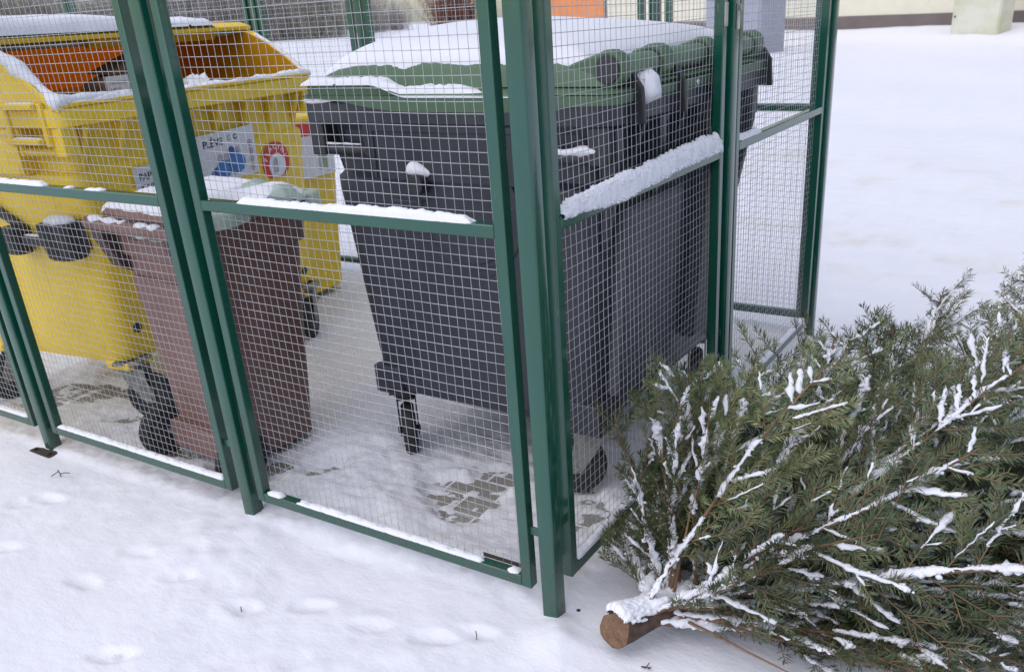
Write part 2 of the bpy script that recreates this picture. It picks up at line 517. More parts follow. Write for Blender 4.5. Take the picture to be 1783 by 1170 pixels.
def ground_h(X, Y):
    inside = sstep(.03, -.05, X) * sstep(-.03, .05, Y) * sstep(2.42, 2.36, Y) * sstep(-4.6, -4.5, X)
    far = sstep(3.5, 9, np.hypot(X, Y))
    h = .020 * fbm(X * 1.1, Y * 1.1, 2, 5) + .0035 * fbm(X * 5, Y * 5, 2, 9) + .0004 * fbm(X * 26, Y * 26, 3, 17)
    h = h * (1 - inside) - .004 * (1 - inside)
    h += far * (.10 * fbm(X * .22, Y * .22, 3, 31) + .035 * fbm(X * .8, Y * .8, 3, 33)) * sstep(60, 25, np.hypot(X, Y))
    ru = X * .923 - Y * .386; rv = X * .386 + Y * .923
    for c0, dep, wd_ in ((3.05, .016, .11), (3.75, .020, .13), (4.6, .014, .12), (5.5, .020, .16), (7.4, .02, .2)):
        h += -dep * np.exp(-((rv - c0 - .10 * fbm(ru * .5, ru * 0, 2, 7)) / wd_) ** 2) * (.6 + .8 * fbm(ru * 3, rv * 6, 3, 19)) * sstep(2.6, 2.9, Y)
    h += .012 * fbm(X * 6, Y * 6, 4, 23) * sstep(2.7, 3.2, Y) * sstep(7, 5, Y)
    # drifted bank along the foot of the building
    tx, ty = (X + 9.021), (Y - 33.446)
    dn = tx * -.3856 + ty * -.9227
    al = tx * .9227 - ty * .3856
    h += .30 * np.exp(-((dn - .4) / 2.2) ** 2) * (.55 + .75 * (fbm(al * .28, al * 0 + 2.1, 2, 3) * .5 + .5)) * sstep(-30, -10, al)
    # gentle mounds in the foreground
    for mx, my, mr, mh in ((.035, -.05, .075, .028), (-1.13, -.12, .20, .018), (-1.0, -.2, .30, .012), (-.4, -.5, .5, .02), (-1.7, -.15, .35, .014), (.9, .1, .35, .02)):
        h += mh * np.exp(-((X - mx) ** 2 + (Y - my) ** 2) / mr ** 2) * (1 + .35 * fbm(X * 14, Y * 14, 3, 61))
    for k, (px, py, a) in enumerate(PRINTS):
        c, s = math.cos(a), math.sin(a)
        u = (X - px) * c + (Y - py) * s; v = -(X - px) * s + (Y - py) * c
        q = np.sqrt((u / .052) ** 2 + (v / .026) ** 2)
        dpt = .60 + .6 * ((k * 37) % 10) / 10
        q = q + .35 * fbm(X * 28, Y * 28, 2, 200 + k)
        h += dpt * (-.010 * np.exp(-q ** 2.4) + .003 * np.exp(-((q - 1.35) / .4) ** 2) * (.4 + .9 * vnoise(X * 40, Y * 40, k)))
        q2 = np.sqrt(((u - .035) / .022) ** 2 + (v / .02) ** 2)
        h += -.004 * dpt * np.exp(-q2 ** 2)
    # inside the enclosure: trodden snow of uneven depth, bare patches of paving
    hi = .004 + .010 * fbm(X * 3.1, Y * 3.1, 3, 71) + .012 * np.abs(fbm(X * 11, Y * 11, 4, 73)) + .005 * fbm(X * 38, Y * 38, 2, 75)
    pile = np.exp(-(((X + 1.10) / .26) ** 2 + ((Y - .56) / .20) ** 2)) + .8 * np.exp(-(((X + .93) / .26) ** 2 + ((Y - .25) / .16) ** 2)) + .6 * np.exp(-(((X + .45) / .5) ** 2 + ((Y - .14) / .10) ** 2))
    hi += pile * (.046 + .024 * fbm(X * 8, Y * 8, 4, 81) + .006 * fbm(X * 34, Y * 34, 2, 83))
    ch = np.exp(-(((X + .55) / .33) ** 2 + ((Y - .60) / .22) ** 2))
    hi += ch * (.030 * np.abs(fbm(X * 18, Y * 18, 3, 85)))
    wob = .30 * fbm(X * 9, Y * 9, 4, 91) + .12 * fbm(X * 38, Y * 38, 3, 95)
    bare = np.zeros_like(X)
    for bx, by, rx, ry, a in BARE:
        c, s = math.cos(a), math.sin(a)
        u = (X - bx) * c + (Y - by) * s; v = -(X - bx) * s + (Y - by) * c
        bare = np.maximum(bare, sstep(1.12, .78, np.sqrt((u / rx) ** 2 + (v / ry) ** 2) + wob))
    lowv = PAVE_TOP - .0016 + .010 * np.maximum(fbm(X * 26, Y * 26, 4, 99) - .16, 0) * 2
    hi = hi * (1 - bare) + lowv * bare
    return h * (1 - inside) + hi * inside

def ground_dirt(X, Y):
    inside = sstep(.0, -.06, X) * sstep(.0, .1, Y) * sstep(2.45, 2.3, Y)
    tr = sstep(.0, .55, fbm(X * 2.2, Y * 2.2, 4, 41) + .45) * inside
    tr *= 1 - .95 * np.exp(-(((X + 1.05) / .40) ** 2 + ((Y - .45) / .30) ** 2))
    tr *= 1 - .8 * np.exp(-(((X + .5) / .9) ** 2 + ((Y - .1) / .16) ** 2))
    d = .36 * tr
    d += .32 * np.exp(-(((X + 1.75) / .45) ** 2 + ((Y - 1.2) / .45) ** 2)) * inside
    sp = sstep(.42, .6, fbm(X * 24, Y * 24, 3, 45)) * inside
    d += .5 * sp * sstep(.1, .5, fbm(X * 3, Y * 3, 2, 47) + .2)
    out = np.exp(-(((X + 1.15) / .42) ** 2 + ((Y + .10) / .10) ** 2)) + .7 * np.exp(-(((X + .8) / .28) ** 2 + ((Y + .13) / .07) ** 2)) + .7 * np.exp(-(((X + 2.2) / .6) ** 2 + ((Y + .06) / .10) ** 2))
    d += .08 * out * (.6 + .8 * fbm(X * 12, Y * 12, 4, 49))
    # wheel tracks and grit on the road behind
    for (x, y, rx, ry) in ((-.1, 4.1, 1.4, .25), (.3, 3.3, .7, .12), (-.4, 5.9, 2.0, .3), (1.2, 5.0, 1.2, .16), (-3.0, 8.0, 4, .35)):
        c, s = .923, -.386
        u = (X - x) * c + (Y - y) * s; v = -(X - x) * s + (Y - y) * c
        d += .75 * np.exp(-((u / rx) ** 2 + (v / ry) ** 2)) * sstep(-.05, .40, fbm(X * 3.5, Y * 9, 4, 51))
    return np.clip(d, 0, .95)

def graded(lo, hi, step, ext, grow=1.055, smax=6.0):
    a = list(np.arange(lo, hi + step * .5, step))
    l = [a[0]]; s = step
    while l[-1] > -ext:
        s = min(s * grow, smax); l.append(l[-1] - s)
    r = [a[-1]]; s = step
    while r[-1] < ext:
        s = min(s * grow, smax); r.append(r[-1] + s)
    return np.array(l[:0:-1] + a + r[1:])
gx = graded(-3.6, 1.7, .0115, 200); gy = graded(-.95, 1.75, .0115, 220)
GX, GY = np.meshgrid(gx, gy, indexing='ij')
GZ = ground_h(GX, GY)
nx, ny = GX.shape
gi = np.arange(nx * ny).reshape(nx, ny)
GF = np.stack([gi[:-1, :-1].ravel(), gi[1:, :-1].ravel(), gi[1:, 1:].ravel(), gi[:-1, 1:].ravel()], 1)
snow_o = np_mesh('snow_ground', np.stack([GX.ravel(), GY.ravel(), GZ.ravel()], 1), GF, 'snow_ground', None, 180, {'dirt': ground_dirt(GX, GY).ravel()})
snow_o['kind'] = 'structure'

pv = MB()
for j in range(23):
    y0 = .04 + j * .1015
    off = -.704 + (.1 if j % 2 else 0)
    for i in range(-19, 4):
        x0 = off + i * .2015
        if x0 > -.1 or x0 < -4.5: continue
        dz = random.uniform(-.0012, .0012); t = .0995
        a, b, c, d = x0 + .0015, x0 + .2, y0 + .0015, y0 + .1
        e = .004
        zt = PAVE_TOP + dz
        pv.rings([[(a, c, zt - .03), (b, c, zt - .03), (b, d, zt - .03), (a, d, zt - .03)],
                  [(a, c, zt - e), (b, c, zt - e), (b, d, zt - e), (a, d, zt - e)],
                  [(a + e, c + e, zt), (b - e, c + e, zt), (b - e, d - e, zt), (a + e, d - e, zt)]], False, True)
pav = pv.build('paving', 'paver', None, None)
pav['kind'] = 'structure'

ICO = []
_t = (1 + 5 ** .5) / 2
for v in ((-1, _t, 0), (1, _t, 0), (-1, -_t, 0), (1, -_t, 0), (0, -1, _t), (0, 1, _t), (0, -1, -_t), (0, 1, -_t), (_t, 0, -1), (_t, 0, 1), (-_t, 0, -1), (-_t, 0, 1)):
    ICO.append(Vector(v).normalized())
ICOF = [(0, 11, 5), (0, 5, 1), (0, 1, 7), (0, 7, 10), (0, 10, 11), (1, 5, 9), (5, 11, 4), (11, 10, 2), (10, 7, 6), (7, 1, 8), (3, 9, 4), (3, 4, 2), (3, 2, 6), (3, 6, 8), (3, 8, 9), (4, 9, 5), (2, 4, 11), (6, 2, 10), (8, 6, 7), (9, 8, 1)]
RR = random.Random(77)
def blob(mb, c, r):
    rot = Matrix.Rotation(RR.uniform(0, 6.3), 3, 'Z') @ Matrix.Rotation(RR.uniform(0, 6.3), 3, 'X')
    out = []
    for v in ICO:
        w = rot @ v
        out.append(c + Vector((w.x * r * RR.uniform(.75, 1.3), w.y * r * RR.uniform(.75, 1.3), w.z * r * RR.uniform(.55, .85))))
    mb.add(out, ICOF)

# ------------------------------------------------------------------ wire mesh fences
PITCH = .0256
def wire_set(paths, r):
    """paths (W,K,3) -> square-section wires"""
    W, K, _ = paths.shape
    T = np.gradient(paths, axis=1)
    T /= np.linalg.norm(T, axis=2, keepdims=True)
    ref = np.where(np.abs(T[..., 2:3]) > .7, np.array([1.0, 0, 0]), np.array([0, 0, 1.0]))
    A = np.cross(T, ref); A /= np.linalg.norm(A, axis=2, keepdims=True)
    B = np.cross(A, T)
    ring = np.stack([paths + r * A, paths + r * B, paths - r * A, paths - r * B], 2)      # W,K,4,3
    V = ring.reshape(-1, 3)
    base = (np.arange(W)[:, None, None] * K + np.arange(K - 1)[None, :, None]) * 4 + np.arange(4)[None, None, :]
    nxt = (np.arange(W)[:, None, None] * K + np.arange(K - 1)[None, :, None]) * 4 + ((np.arange(4) + 1) % 4)[None, None, :]
    F = np.stack([base, nxt, nxt + 4, base + 4], -1).reshape(-1, 4)
    return V, F

def mesh_panel(fence, P, s0, s1, zb=.073, zt=1.98, zm=.997, w=.03, seed=0, name_label=None):
    """P(s, d, z): along the fence, depth inwards from the panel's outer face, height."""
    f = MB()
    def bx(a, b, z0, z1):
        f.hexa([P(a, 0, z0), P(b, 0, z0), P(b, w, z0), P(a, w, z0), P(a, 0, z1), P(b, 0, z1), P(b, w, z1), P(a, w, z1)])
    bx(s0, s0 + w, zb, zt); bx(s1 - w, s1, zb, zt)
    bx(s0 + w, s1 - w, zb, zb + w + .002)
    bx(s0 + w, s1 - w, zm - w / 2, zm + w / 2)
    bx(s0 + w, s1 - w, zt - w, zt)
    fr = f.build('panel_frame', 'green_paint', fence, 38, bevel=.0028)
    rg = np.random.default_rng(100 + seed)
    a, b, c, d = s0 + w * .7, s1 - w * .7, zb + w * .7, zt - w * .7
    K = 25
    sv = np.arange(a + PITCH * rg.uniform(.2, .9), b, PITCH)
    zv = np.arange(c + PITCH * rg.uniform(.2, .9), d, PITCH)
    tt = np.linspace(0, 1, K)
    bulge = lambda s, z: .005 * fbm(s * 3 + seed * 7.1, z * 3, 2, seed)
    S = np.repeat(sv[:, None], K, 1) + .0011 * fbm(sv[:, None] * 3 + seed, tt[None] * 9, 2, seed + 3) + .0006 * rg.normal(size=(len(sv), 1))
    Z = np.repeat((c + (d - c) * tt)[None], len(sv), 0)
    D = w + .0012 + bulge(S, Z)
    pv_ = P(S, D, Z)
    S2 = np.repeat((a + (b - a) * tt)[None], len(zv), 0)
    sag = .0045 * fbm(S2 * 1.6 + seed * 3.3, zv[:, None] * 1.1 + 0 * S2, 2, seed + 9)
    Z2 = np.repeat(zv[:, None], K, 1) + sag + .0005 * rg.normal(size=(len(zv), 1))
    D2 = w + .0030 + bulge(S2, Z2)
    ph = P(S2, D2, Z2)
    V1, F1 = wire_set(np.stack(pv_, -1), (.00077)); V2, F2 = wire_set(np.stack(ph, -1), (.00077))
    np_mesh('wire_mesh', np.concatenate([V1, V2]), np.concatenate([F1, F2 + len(V1)]), 'wire', fr, None)
    return fr

def tabs(fr, P, s_a, s_b, zs, mat='green_paint'):
    for z in zs:
        m = MB()
        m.hexa([P(s_a, .011, z - .012), P(s_b, .011, z - .012), P(s_b, .0155, z - .012), P(s_a, .0155, z - .012),
                P(s_a, .011, z + .012), P(s_b, .011, z + .012), P(s_b, .0155, z + .012), P(s_a, .0155, z + .012)])
        m.build('bracket', mat, fr, 38, bevel=.001)

def post(fence, x0, x1, y0, y1, zt=2.04, plate=True, plate_bolts=True):
    m = MB(); m.loft([(-.03, (x1 - x0) / 2, (y1 - y0) / 2, .005), (zt, (x1 - x0) / 2, (y1 - y0) / 2, .005)], n=3, cxy=((x0 + x1) / 2, (y0 + y1) / 2))
    o = m.build('post', 'green_paint', fence, 30)
    if plate:
        cx_, cy_ = (x0 + x1) / 2, (y0 + y1) / 2
        b = MB(); zp = .010 if x1 < -1 else 0
        b.loft([(-.018 + zp, .066, .062, .006), (-.011 + zp, .066, .062, .006)], cxy=(cx_, cy_))
        bp = b.build('base_plate', 'rust', o, 38)
        for sx in (-1, 1):
            for sy in ((-1, 1) if plate_bolts else ()):
                q = MB(); q.cyl((cx_ + sx * .045, cy_ + sy * .045, -.010), (cx_ + sx * .045, cy_ + sy * .045, -.001), .009, n=6)
                q.cyl((cx_ + sx * .045, cy_ + sy * .045, -.0009), (cx_ + sx * .045, cy_ + sy * .045, .006), .0055, n=10)
                b2 = q.build('bolt', 'rust', o, 38)
    return o

def rail_snow(fr, P, s0, s1, z, hmax, gaps=(), seed=0, w=.03, over=0.0, rough=.5, dmax=.027):
    """snow lying along the top of a rail"""
    xs = np.arange(s0, s1, .004); ys = np.linspace(-over, dmax, 15)
    yc = (dmax - over) / 2; hw = (dmax + over) / 2
    def thick(S, D):
        prof = np.sqrt(np.clip(1 - ((D - yc) / hw) ** 2, 0, 1))
        along = sstep(s0, s0 + .03, S) * sstep(s1, s1 - .03, S)
        n1 = .5 + .5 * fbm(S * 9 + seed, D * 0 + seed * 2.3, 3, seed)
        n2 = fbm(S * 60, D * 60, 3, seed + 4)
        t = hmax * along * (1 - rough + rough * n1 * 1.6) * prof * (1 + .25 * n2)
        for g0, g1 in gaps:
            t = t - hmax * 1.6 * sstep(g0 - .02, g0 + .01, S + .012 * n2) * sstep(g1 + .02, g1 - .01, S + .012 * n2)
        t = t - .0012 - .003 * np.maximum(-n2, 0)
        return t
    def to3(V):
        x, y, zz = P(V[:, 0], V[:, 1], V[:, 2])
        return np.stack([x + 0 * zz, y + 0 * zz, zz], 1)
    return snow_patch('snow', xs, ys, lambda S, D: 0 * S + z, thick, fr, to3)

# front fence (along X, facing the camera)
SB = .012
front = thing('mesh_fence', 'long green wire mesh fence in front of the bins, nearest the camera', 'fence', group='wire mesh fences round the bins')
PF = lambda s, d, z: (s, SB + d, z)
def PFa(s, d, z):
    return (s, SB + d, z)
W_ = 1.12; PS = .0445
for k in range(5):
    post(front, -W_ * k - PS, -W_ * k, 0, PS, plate=(k in (0, 2)))
for k in range(4):
    s1 = -W_ * k - .0815; s0 = -W_ * (k + 1) + .0235
    if k: s1 = -W_ * k - PS - .0535
    fr = mesh_panel(front, PFa, s0, s1, seed=k)
    tabs(fr, PFa, s1, -W_ * k - PS, (.245, 1.72)); tabs(fr, PFa, -W_ * (k + 1), s0, (.245, 1.72))
    zt = .1052
    if k == 0:
        rail_snow(fr, PFa, -.93, -.165, .997 + .015, .017, seed=1, rough=.5)
        rail_snow(fr, PFa, -1.058, -1.03, .997 + .015, .006, seed=2)
        rail_snow(fr, PFa, -1.065, -.115, zt, .009, gaps=((-.98, -.93), (-.23, -.16)), seed=3, rough=.6)
        r = MB(); r.box(-.25, -.125, SB + .030, SB + .0312, .1055, .118); r.build('rust', 'rust', fr, None)
    elif k == 1:
        rail_snow(fr, PFa, -2.24, -1.80, 1.012, .015, seed=5, rough=.5)
        rail_snow(fr, PFa, -1.71, -1.655, 1.012, .007, seed=6); rail_snow(fr, PFa, -1.60, -1.50, 1.012, .007, seed=7)
        rail_snow(fr, PFa, s0 + .03, s1 - .03, zt, .011, seed=8, rough=.4)
    else:
        rail_snow(fr, PFa, s0 + .05, s1 - .05, 1.012, .018, seed=10 + k, rough=.5)
        rail_snow(fr, PFa, s0 + .03, s1 - .03, zt, .010, seed=14 + k)

# side fence (along Y, beside the tree)
side = thing('mesh_fence', 'green wire mesh fence beside the felled spruce, thick snow on its middle rail', 'fence', group='wire mesh fences round the bins')
PSd = lambda s, d, z: (-SB - d, s, z)
SD = [(.103, 1.125), (1.236, 2.272)]
post(side, -PS, 0, 1.153, 1.1975, plate=False); post(side, -PS, 0, 2.302, 2.3465, plate=False)
for k, (s0, s1) in enumerate(SD):
    fr = mesh_panel(side, PSd, s0, s1, seed=20 + k)
    tabs(fr, PSd, s1, s1 + .03, (.25, 1.70)); tabs(fr, PSd, s0 - (.0585 if k == 0 else .0385), s0, (.25, 1.70))
    if k == 0:
        # deep drifted ridge on the middle rail
        n, kk = 520, 44
        Vr = []
        for i in range(n):
            t = i / (n - 1); sy_ = .136 + t * .958
            h = (.017 + .020 * t) * min(1, (t / .05) + .12) ** .6 * (1 if t < .985 else (1.02 - t) / .035)
            h *= 1 + .24 * mnoise.noise(Vector((sy_ * 10, 3.1, 0))) + .10 * mnoise.noise(Vector((sy_ * 34, 1.1, 0)))
            spill = .62 * max(0, min(1, (t - .08) / .12)) * max(0, min(1, (.64 - t) / .16)) * (.6 + .8 * mnoise.noise(Vector((sy_ * 6, 9, 0))))
            for j in range(kk):
                th = 2 * math.pi * j / kk
                cx_, cz_ = math.cos(th), math.sin(th)
                px = .020 * cx_ + .003; pz = 1.013 + (h * 1.45 * cz_ if cz_ > 0 else .012 * cz_)
                if cx_ > .3 and cz_ < .5: pz -= .030 * spill * min(1, (cx_ - .3) / .4); px += .004 * spill
                q = Vector((px, sy_, pz))
                nn_ = .0022 * mnoise.noise(q * 34) + .0012 * mnoise.noise(q * 110 + Vector((4, 0, 0)))
                dr = Vector((cx_, 0, cz_))
                q = q + dr * nn_ * 1.5
                Vr.append((-SB - .014 + q.x, q.y, q.z))
        Fr = [(i * kk + j, i * kk + (j + 1) % kk, (i + 1) * kk + (j + 1) % kk, (i + 1) * kk + j) for i in range(n - 1) for j in range(kk)]
        np_mesh('snow', Vr, Fr, 'snow', fr, 180)
        cr_ = MB()
        for q_ in range(900):
            i = RR.randrange(6, n - 2); j = RR.choice((RR.randrange(0, kk), RR.randrange(4, 20), RR.randrange(36, 44)))
            v_ = Vector(Vr[i * kk + j])
            if v_.z < 1.0 and i > 350: continue
            blob(cr_, v_, RR.uniform(.0016, .0052))
        co_ = cr_.build('snow', 'snow', fr, 180, fix=False); co_['kind'] = 'stuff'
        rail_snow(fr, PSd, s0 + .03, s1 - .03, .1052, .011, seed=31)
    else:
        rail_snow(fr, PSd, s0 + .035, s0 + .26, 1.012, .017, seed=33, rough=.3)
        rail_snow(fr, PSd, s0 + .035, s1 - .04, .1052, .012, seed=34)
    lk = MB()
    if k == 0:
        lk.box(-SB - .001, -SB + .004, s1 - .0265, s1 - .004, 1.355, 1.42)
        lk.build('lock_plate', 'lock_metal', fr, 38, bevel=.001)
        lk = MB(); lk.box(.0002, .005, 1.164, 1.1865, 1.345, 1.415); lk.box(.0052, .012, 1.170, 1.180, 1.395, 1.412)
        lk.build('lock_plate', 'lock_metal', fr, 38, bevel=.001)

# back fence
back = thing('mesh_fence', 'bare green wire mesh fence at the rear, behind all the bins', 'fence', (0, 2.36, 0), group='wire mesh fences round the bins')
PB = lambda s, d, z: (s, -SB - d - .003, z)
for x1 in (-.775, -2.50, -3.30, -5.10):
    post(back, x1 - PS, x1, -PS, 0, plate=False)
for k, (s0, s1) in enumerate([(-.745, -.055), (-2.475, -.845), (-3.275, -2.57), (-5.07, -3.37)]):
    mesh_panel(back, PB, s0, s1, seed=40 + k)

# ------------------------------------------------------------------ four-wheeled waste containers
# local frame: x along the width (1.33 m), front towards -y, hinge side towards +y
def body_half(z):
    t = min(1, max(0, (z - .25) / .73))
    return .585 + .045 * t, .43 + .055 * t
def face_panel(mb, side, a0, a1, z0, z1, proud):
    """raised panel following the taper on face side ('-y','+y','-x','+x')"""
    P = []
    for off in (-.012, proud):
        for (a, z) in ((a0, z0), (a1, z0), (a1, z1), (a0, z1)):
            hx, hy = body_half(z)
            sc = 1.0
            if side == '-y': P.append((a, -(hy + off), z))
            elif side == '+y': P.append((a, hy + off, z))
            elif side == '-x': P.append((-(hx + off), a, z))
            else: P.append((hx + off, a, z))
    mb.hexa(P)

def caster(parent, x, y, ang, ztop=.262, R=.10, w=.05, fork='fork', off=.045, tilt=0):
    c, s = math.cos(ang), math.sin(ang)
    def T(p): return (x + p[0] * c - p[1] * s, y + p[0] * s + p[1] * c, p[2])
    m = MB()
    def bx(x0, x1, y0, y1, z0, z1):
        m.hexa([T(q) for q in ((x0, y0, z0), (x1, y0, z0), (x1, y1, z0), (x0, y1, z0), (x0, y0, z1), (x1, y0, z1), (x1, y1, z1), (x0, y1, z1))])
    bx(-.055, .055, -.055, .055, ztop - .012, ztop)
    m.cyl(T((0, 0, ztop - .035)), T((0, 0, ztop - .013)), .042, n=18)
    # fork legs, tapering from the swivel head to the axle
    for sy in (-1, 1):
        y0, y1 = sy * (w / 2 + .004), sy * (w / 2 + .009)
        pr = [(-.045, ztop - .034), (.05, ztop - .034), (.05, ztop - .07), (off + .022, R + .018), (off + .018, R - .018), (off - .018, R - .018), (-.03, ztop - .085)]
        n0 = len(m.v)
        m.v += [T((q[0], y0, q[1])) for q in pr] + [T((q[0], y1, q[1])) for q in pr]
        n = len(pr)
        m.f.append(tuple(n0 + i for i in range(n))); m.f.append(tuple(n0 + n + i for i in reversed(range(n))))
        for i in range(n):
            j = (i + 1) % n
            m.f.append((n0 + i, n0 + n + i, n0 + n + j, n0 + j))
    bx(-.045, .05, -w / 2 - .0089, w / 2 + .0089, ztop - .0339, ztop - .0352 - .004)
    m.cyl(T((off, -w / 2 - .016, R)), T((off, w / 2 + .016, R)), .012, n=12)
    fk = m.build('caster', fork, parent, 35, bevel=.0012)
    t = MB(); t.wheel(T((off, 0, R)), (-s, c, 0), R, w - .004, 32, .3)
    t.build('tyre', 'rubber', fk, 40)
    h = MB(); h.wheel(T((off, 0, R)), (-s, c, 0), R * .58, w, 24, .08)
    h.build('hub', 'black_plastic', fk, 40)
    return fk

def container(label, loc, rot, plastic, dark, fork, casters, trunnion, trun_y):
    t = thing('waste_container', label, 'waste bin', loc, rot)
    m = MB()
    m.loft([(.245, .545, .39, .05), (.255, .572, .417, .06), (.30, .588, .433, .07), (.62, .608, .459, .075), (.96, .629, .484, .075), (.985, .626, .482, .07), (1.0, .602, .470, .06),
            (1.146, .602, .470, .06), (1.15, .660, .530, .05), (1.154, .665, .535, .05), (1.207, .665, .535, .05), (1.213, .660, .530, .05), (1.213, .615, .485, .05),
            (1.20, .606, .476, .05), (.90, .59, .455, .06), (.62, .575, .44, .06)], n=6)
    body = m.build('body', plastic, t, 32)
    # raised mouldings, collar blocks and gussets
    def mould(nm, mb):
        mb.build(nm, plastic, body, 38, bevel=.006, seg=2)
    for a0, a1 in ((-.40, -.07), (.07, .40)):
        r = MB(); face_panel(r, '-y', a0, a1, .30, .90, .006); mould('front_panel', r)
    if plastic == 'grey_plastic':
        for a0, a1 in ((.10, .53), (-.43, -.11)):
            bp = MB(); face_panel(bp, '+y', a0, a1, .36, .93, .040); bp.build('back_panel', 'grey_sheen', body, 38, bevel=.012, seg=3)
        for sd in ('-x', '+x'):
            r = MB(); face_panel(r, sd, -.245, .245, .285, .93, .006); mould('side_panel', r)
    for sx in (-1, 1):
        r = MB()
        a, b = sorted((sx * .598, sx * .652))
        r.box(a, b, -.275, .275, .99, 1.149)
        a, b = sorted((sx * .652, sx * .658))
        r.box(a, b, -.262, .262, 1.128, 1.149); r.box(a, b, -.275, -.262, .995, 1.149); r.box(a, b, .262, .275, .995, 1.149)
        mould('collar', r)
    for gx_ in np.linspace(-.56, .56, 8):
        for sy in (-1, 1):
            r = MB(); r.extrude([(sy * .466, 1.149), (sy * .526, 1.149), (sy * .49, 1.06), (sy * .466, .985)], 'x', gx_ - .011, gx_ + .011); mould('gusset', r)
    for sx in (-1, 1):
        for sy in (-1, 1):
            r = MB()
            if plastic == 'grey_plastic':
                hx, hy = body_half(.32)
                a, b = sorted((sx * (hx - .10), sx * (hx + .008))); c, d = sorted((sy * (hy - .11), sy * (hy + .008)))
                r.box(a, b, c, d, .243, .345)
            else:
                hx, hy = body_half(.27)
                a, b = sorted((sx * (hx - .13), sx * (hx - .004))); c, d = sorted((sy * (hy - .12), sy * (hy + .002)))
                r.box(a, b, c, d, .228, .262)
            mould('foot', r)
    if plastic == 'grey_plastic':
        for gx_ in (.595, .285, -.10, -.58):
            r = MB(); r.extrude([(.475, .80), (.528, 1.05), (.528, 1.149), (.475, 1.149)], 'x', gx_ - .02, gx_ + .02); mould('hinge_web', r)
    # hand grips at the four upper corners of the narrow sides
    for sx in (-1, 1):
        for sy in (-1, 1):
            g = MB()
            ya, yb = sy * .500, sy * .180
            g.tube([(sx * .630, ya, 1.072), (sx * .640, (ya + yb) / 2, 1.070), (sx * .630, yb, 1.072)], .017, 12)
            for yy in (sy * .505, sy * .290):
                a, b = sorted((sx * .595, sx * .657))
                g.box(a, b, min(yy - sy * (.045 if abs(yy) > .4 else .011), yy + sy * .011), max(yy - sy * (.045 if abs(yy) > .4 else .011), yy + sy * .011), 1.055, 1.151)
            g.build('grip', dark if plastic == 'grey_plastic' else plastic, t, 38, bevel=.004)
    for sx in (-1, 1):
        q = MB()
        hx, hy = body_half(trunnion[1])
        q.cyl((sx * (hx - .01), trun_y, trunnion[1]), (sx * (hx + .012), trun_y, trunnion[1]), trunnion[0] * 1.9, trunnion[0] * 1.7, 28)
        q.cyl((sx * (hx + .012), trun_y, trunnion[1]), (sx * (hx + .062), trun_y, trunnion[1]), trunnion[0], trunnion[0] * .96, 28)
        q.build('trunnion', dark, t, 35, bevel=.003)
    for (x, y, a, off, *mt_) in casters:
        caster(t, x, y, a, fork=mt_[0] if mt_ else fork, off=off)
    return t, body

# --- the dark grey container with the green domed lid
GX0, GY0 = -.60, 1.068
grey, gbody = container('dark grey four-wheeled waste container with closed green domed lid under thick snow', (GX0, GY0, 0), rad(-90), 'grey_plastic', 'black_plastic', 'fork',
    [(.54, -.36, rad(42), .02, 'black_plastic'), (.50, .36, rad(-62), .05), (-.50, -.36, rad(100), .04), (-.50, .36, rad(20), .04)], (.030, .985), -.10)
# round boss with a groove, and saddle below the trunnion, on the narrow sides
for sx in (-1, 1):
    q = MB()
    hx, hy = body_half(.9)
    ring = []
    for rr, dd in ((.19, -.004), (.185, .010), (.165, .012), (.160, .004), (.148, .004), (.144, .012), (.06, .013)):
        ring.append([(sx * (body_half(.90 + rr * math.sin(2 * math.pi * k / 40))[0] + dd), .045 + rr * math.cos(2 * math.pi * k / 40), .90 + rr * 1.02 * math.sin(2 * math.pi * k / 40)) for k in range(40)])
    q.rings(ring, True, True)
    q.build('round_boss', 'grey_plastic', gbody, 40)

def dome(x, y):
    """height of the green lid, local container frame"""
    d = np.minimum.reduce([.625 - np.abs(x), y + .505, .50 - y])
    d = np.maximum(d, 0)
    py = np.interp(y, [-.52, -.44, -.34, -.22, -.05, .2, .4, .52], [.35, .72, .95, 1.0, .96, .70, .42, .25])
    px = 1 - (np.abs(x) / .64) ** 2.2
    cap = .074 + .072 * py * np.clip(px, 0, 1)
    fr = sstep(0, .10, y + .505)
    side_ = .625 - np.abs(x)
    h1 = 1 - np.exp(-np.maximum(side_, 0) / .016)
    h2 = 1 - np.exp(-np.maximum(np.minimum(y + .505, .50 - y), 0) / .055)
    return 1.246 + cap * np.minimum(h1, 1) * h2

lid = MB()
# skirt with a wavy lower edge, then a ledge
def skirt_ring(hx, hy, r, zf):
    return [(x, y, zf(x, y)) for x, y in rrect(hx, hy, r, 8)]
def dense(ring, m=6):
    out = []
    for i in range(len(ring)):
        a = Vector(ring[i]); b = Vector(ring[(i + 1) % len(ring)])
        k = max(1, int((b - a).length / .05))
        out += [tuple(a.lerp(b, j / k)) for j in range(k)]
    return out
base_ring = dense([(x, y, 0) for x, y in rrect(1, 1, .0999, 6)])
def sring(hx, hy, zf):
    pts = dense([(x, y, 0) for x, y in rrect(.672, .542, .06, 6)])
    return [(p[0] * hx / .672, p[1] * hy / .542, zf(p[0], p[1])) for p in pts]
low = lambda x, y: 1.222 - .036 * float(sstep(-.48, -.12, np.array(y))) + .018 * float(sstep(.2, .5, np.array(y)))
led = lambda x, y: 1.262 - .034 * float(sstep(-.24, -.10, np.array(y))) if abs(x) > .5 else 1.262 - .02 * float(sstep(-.24, .3, np.array(y)))
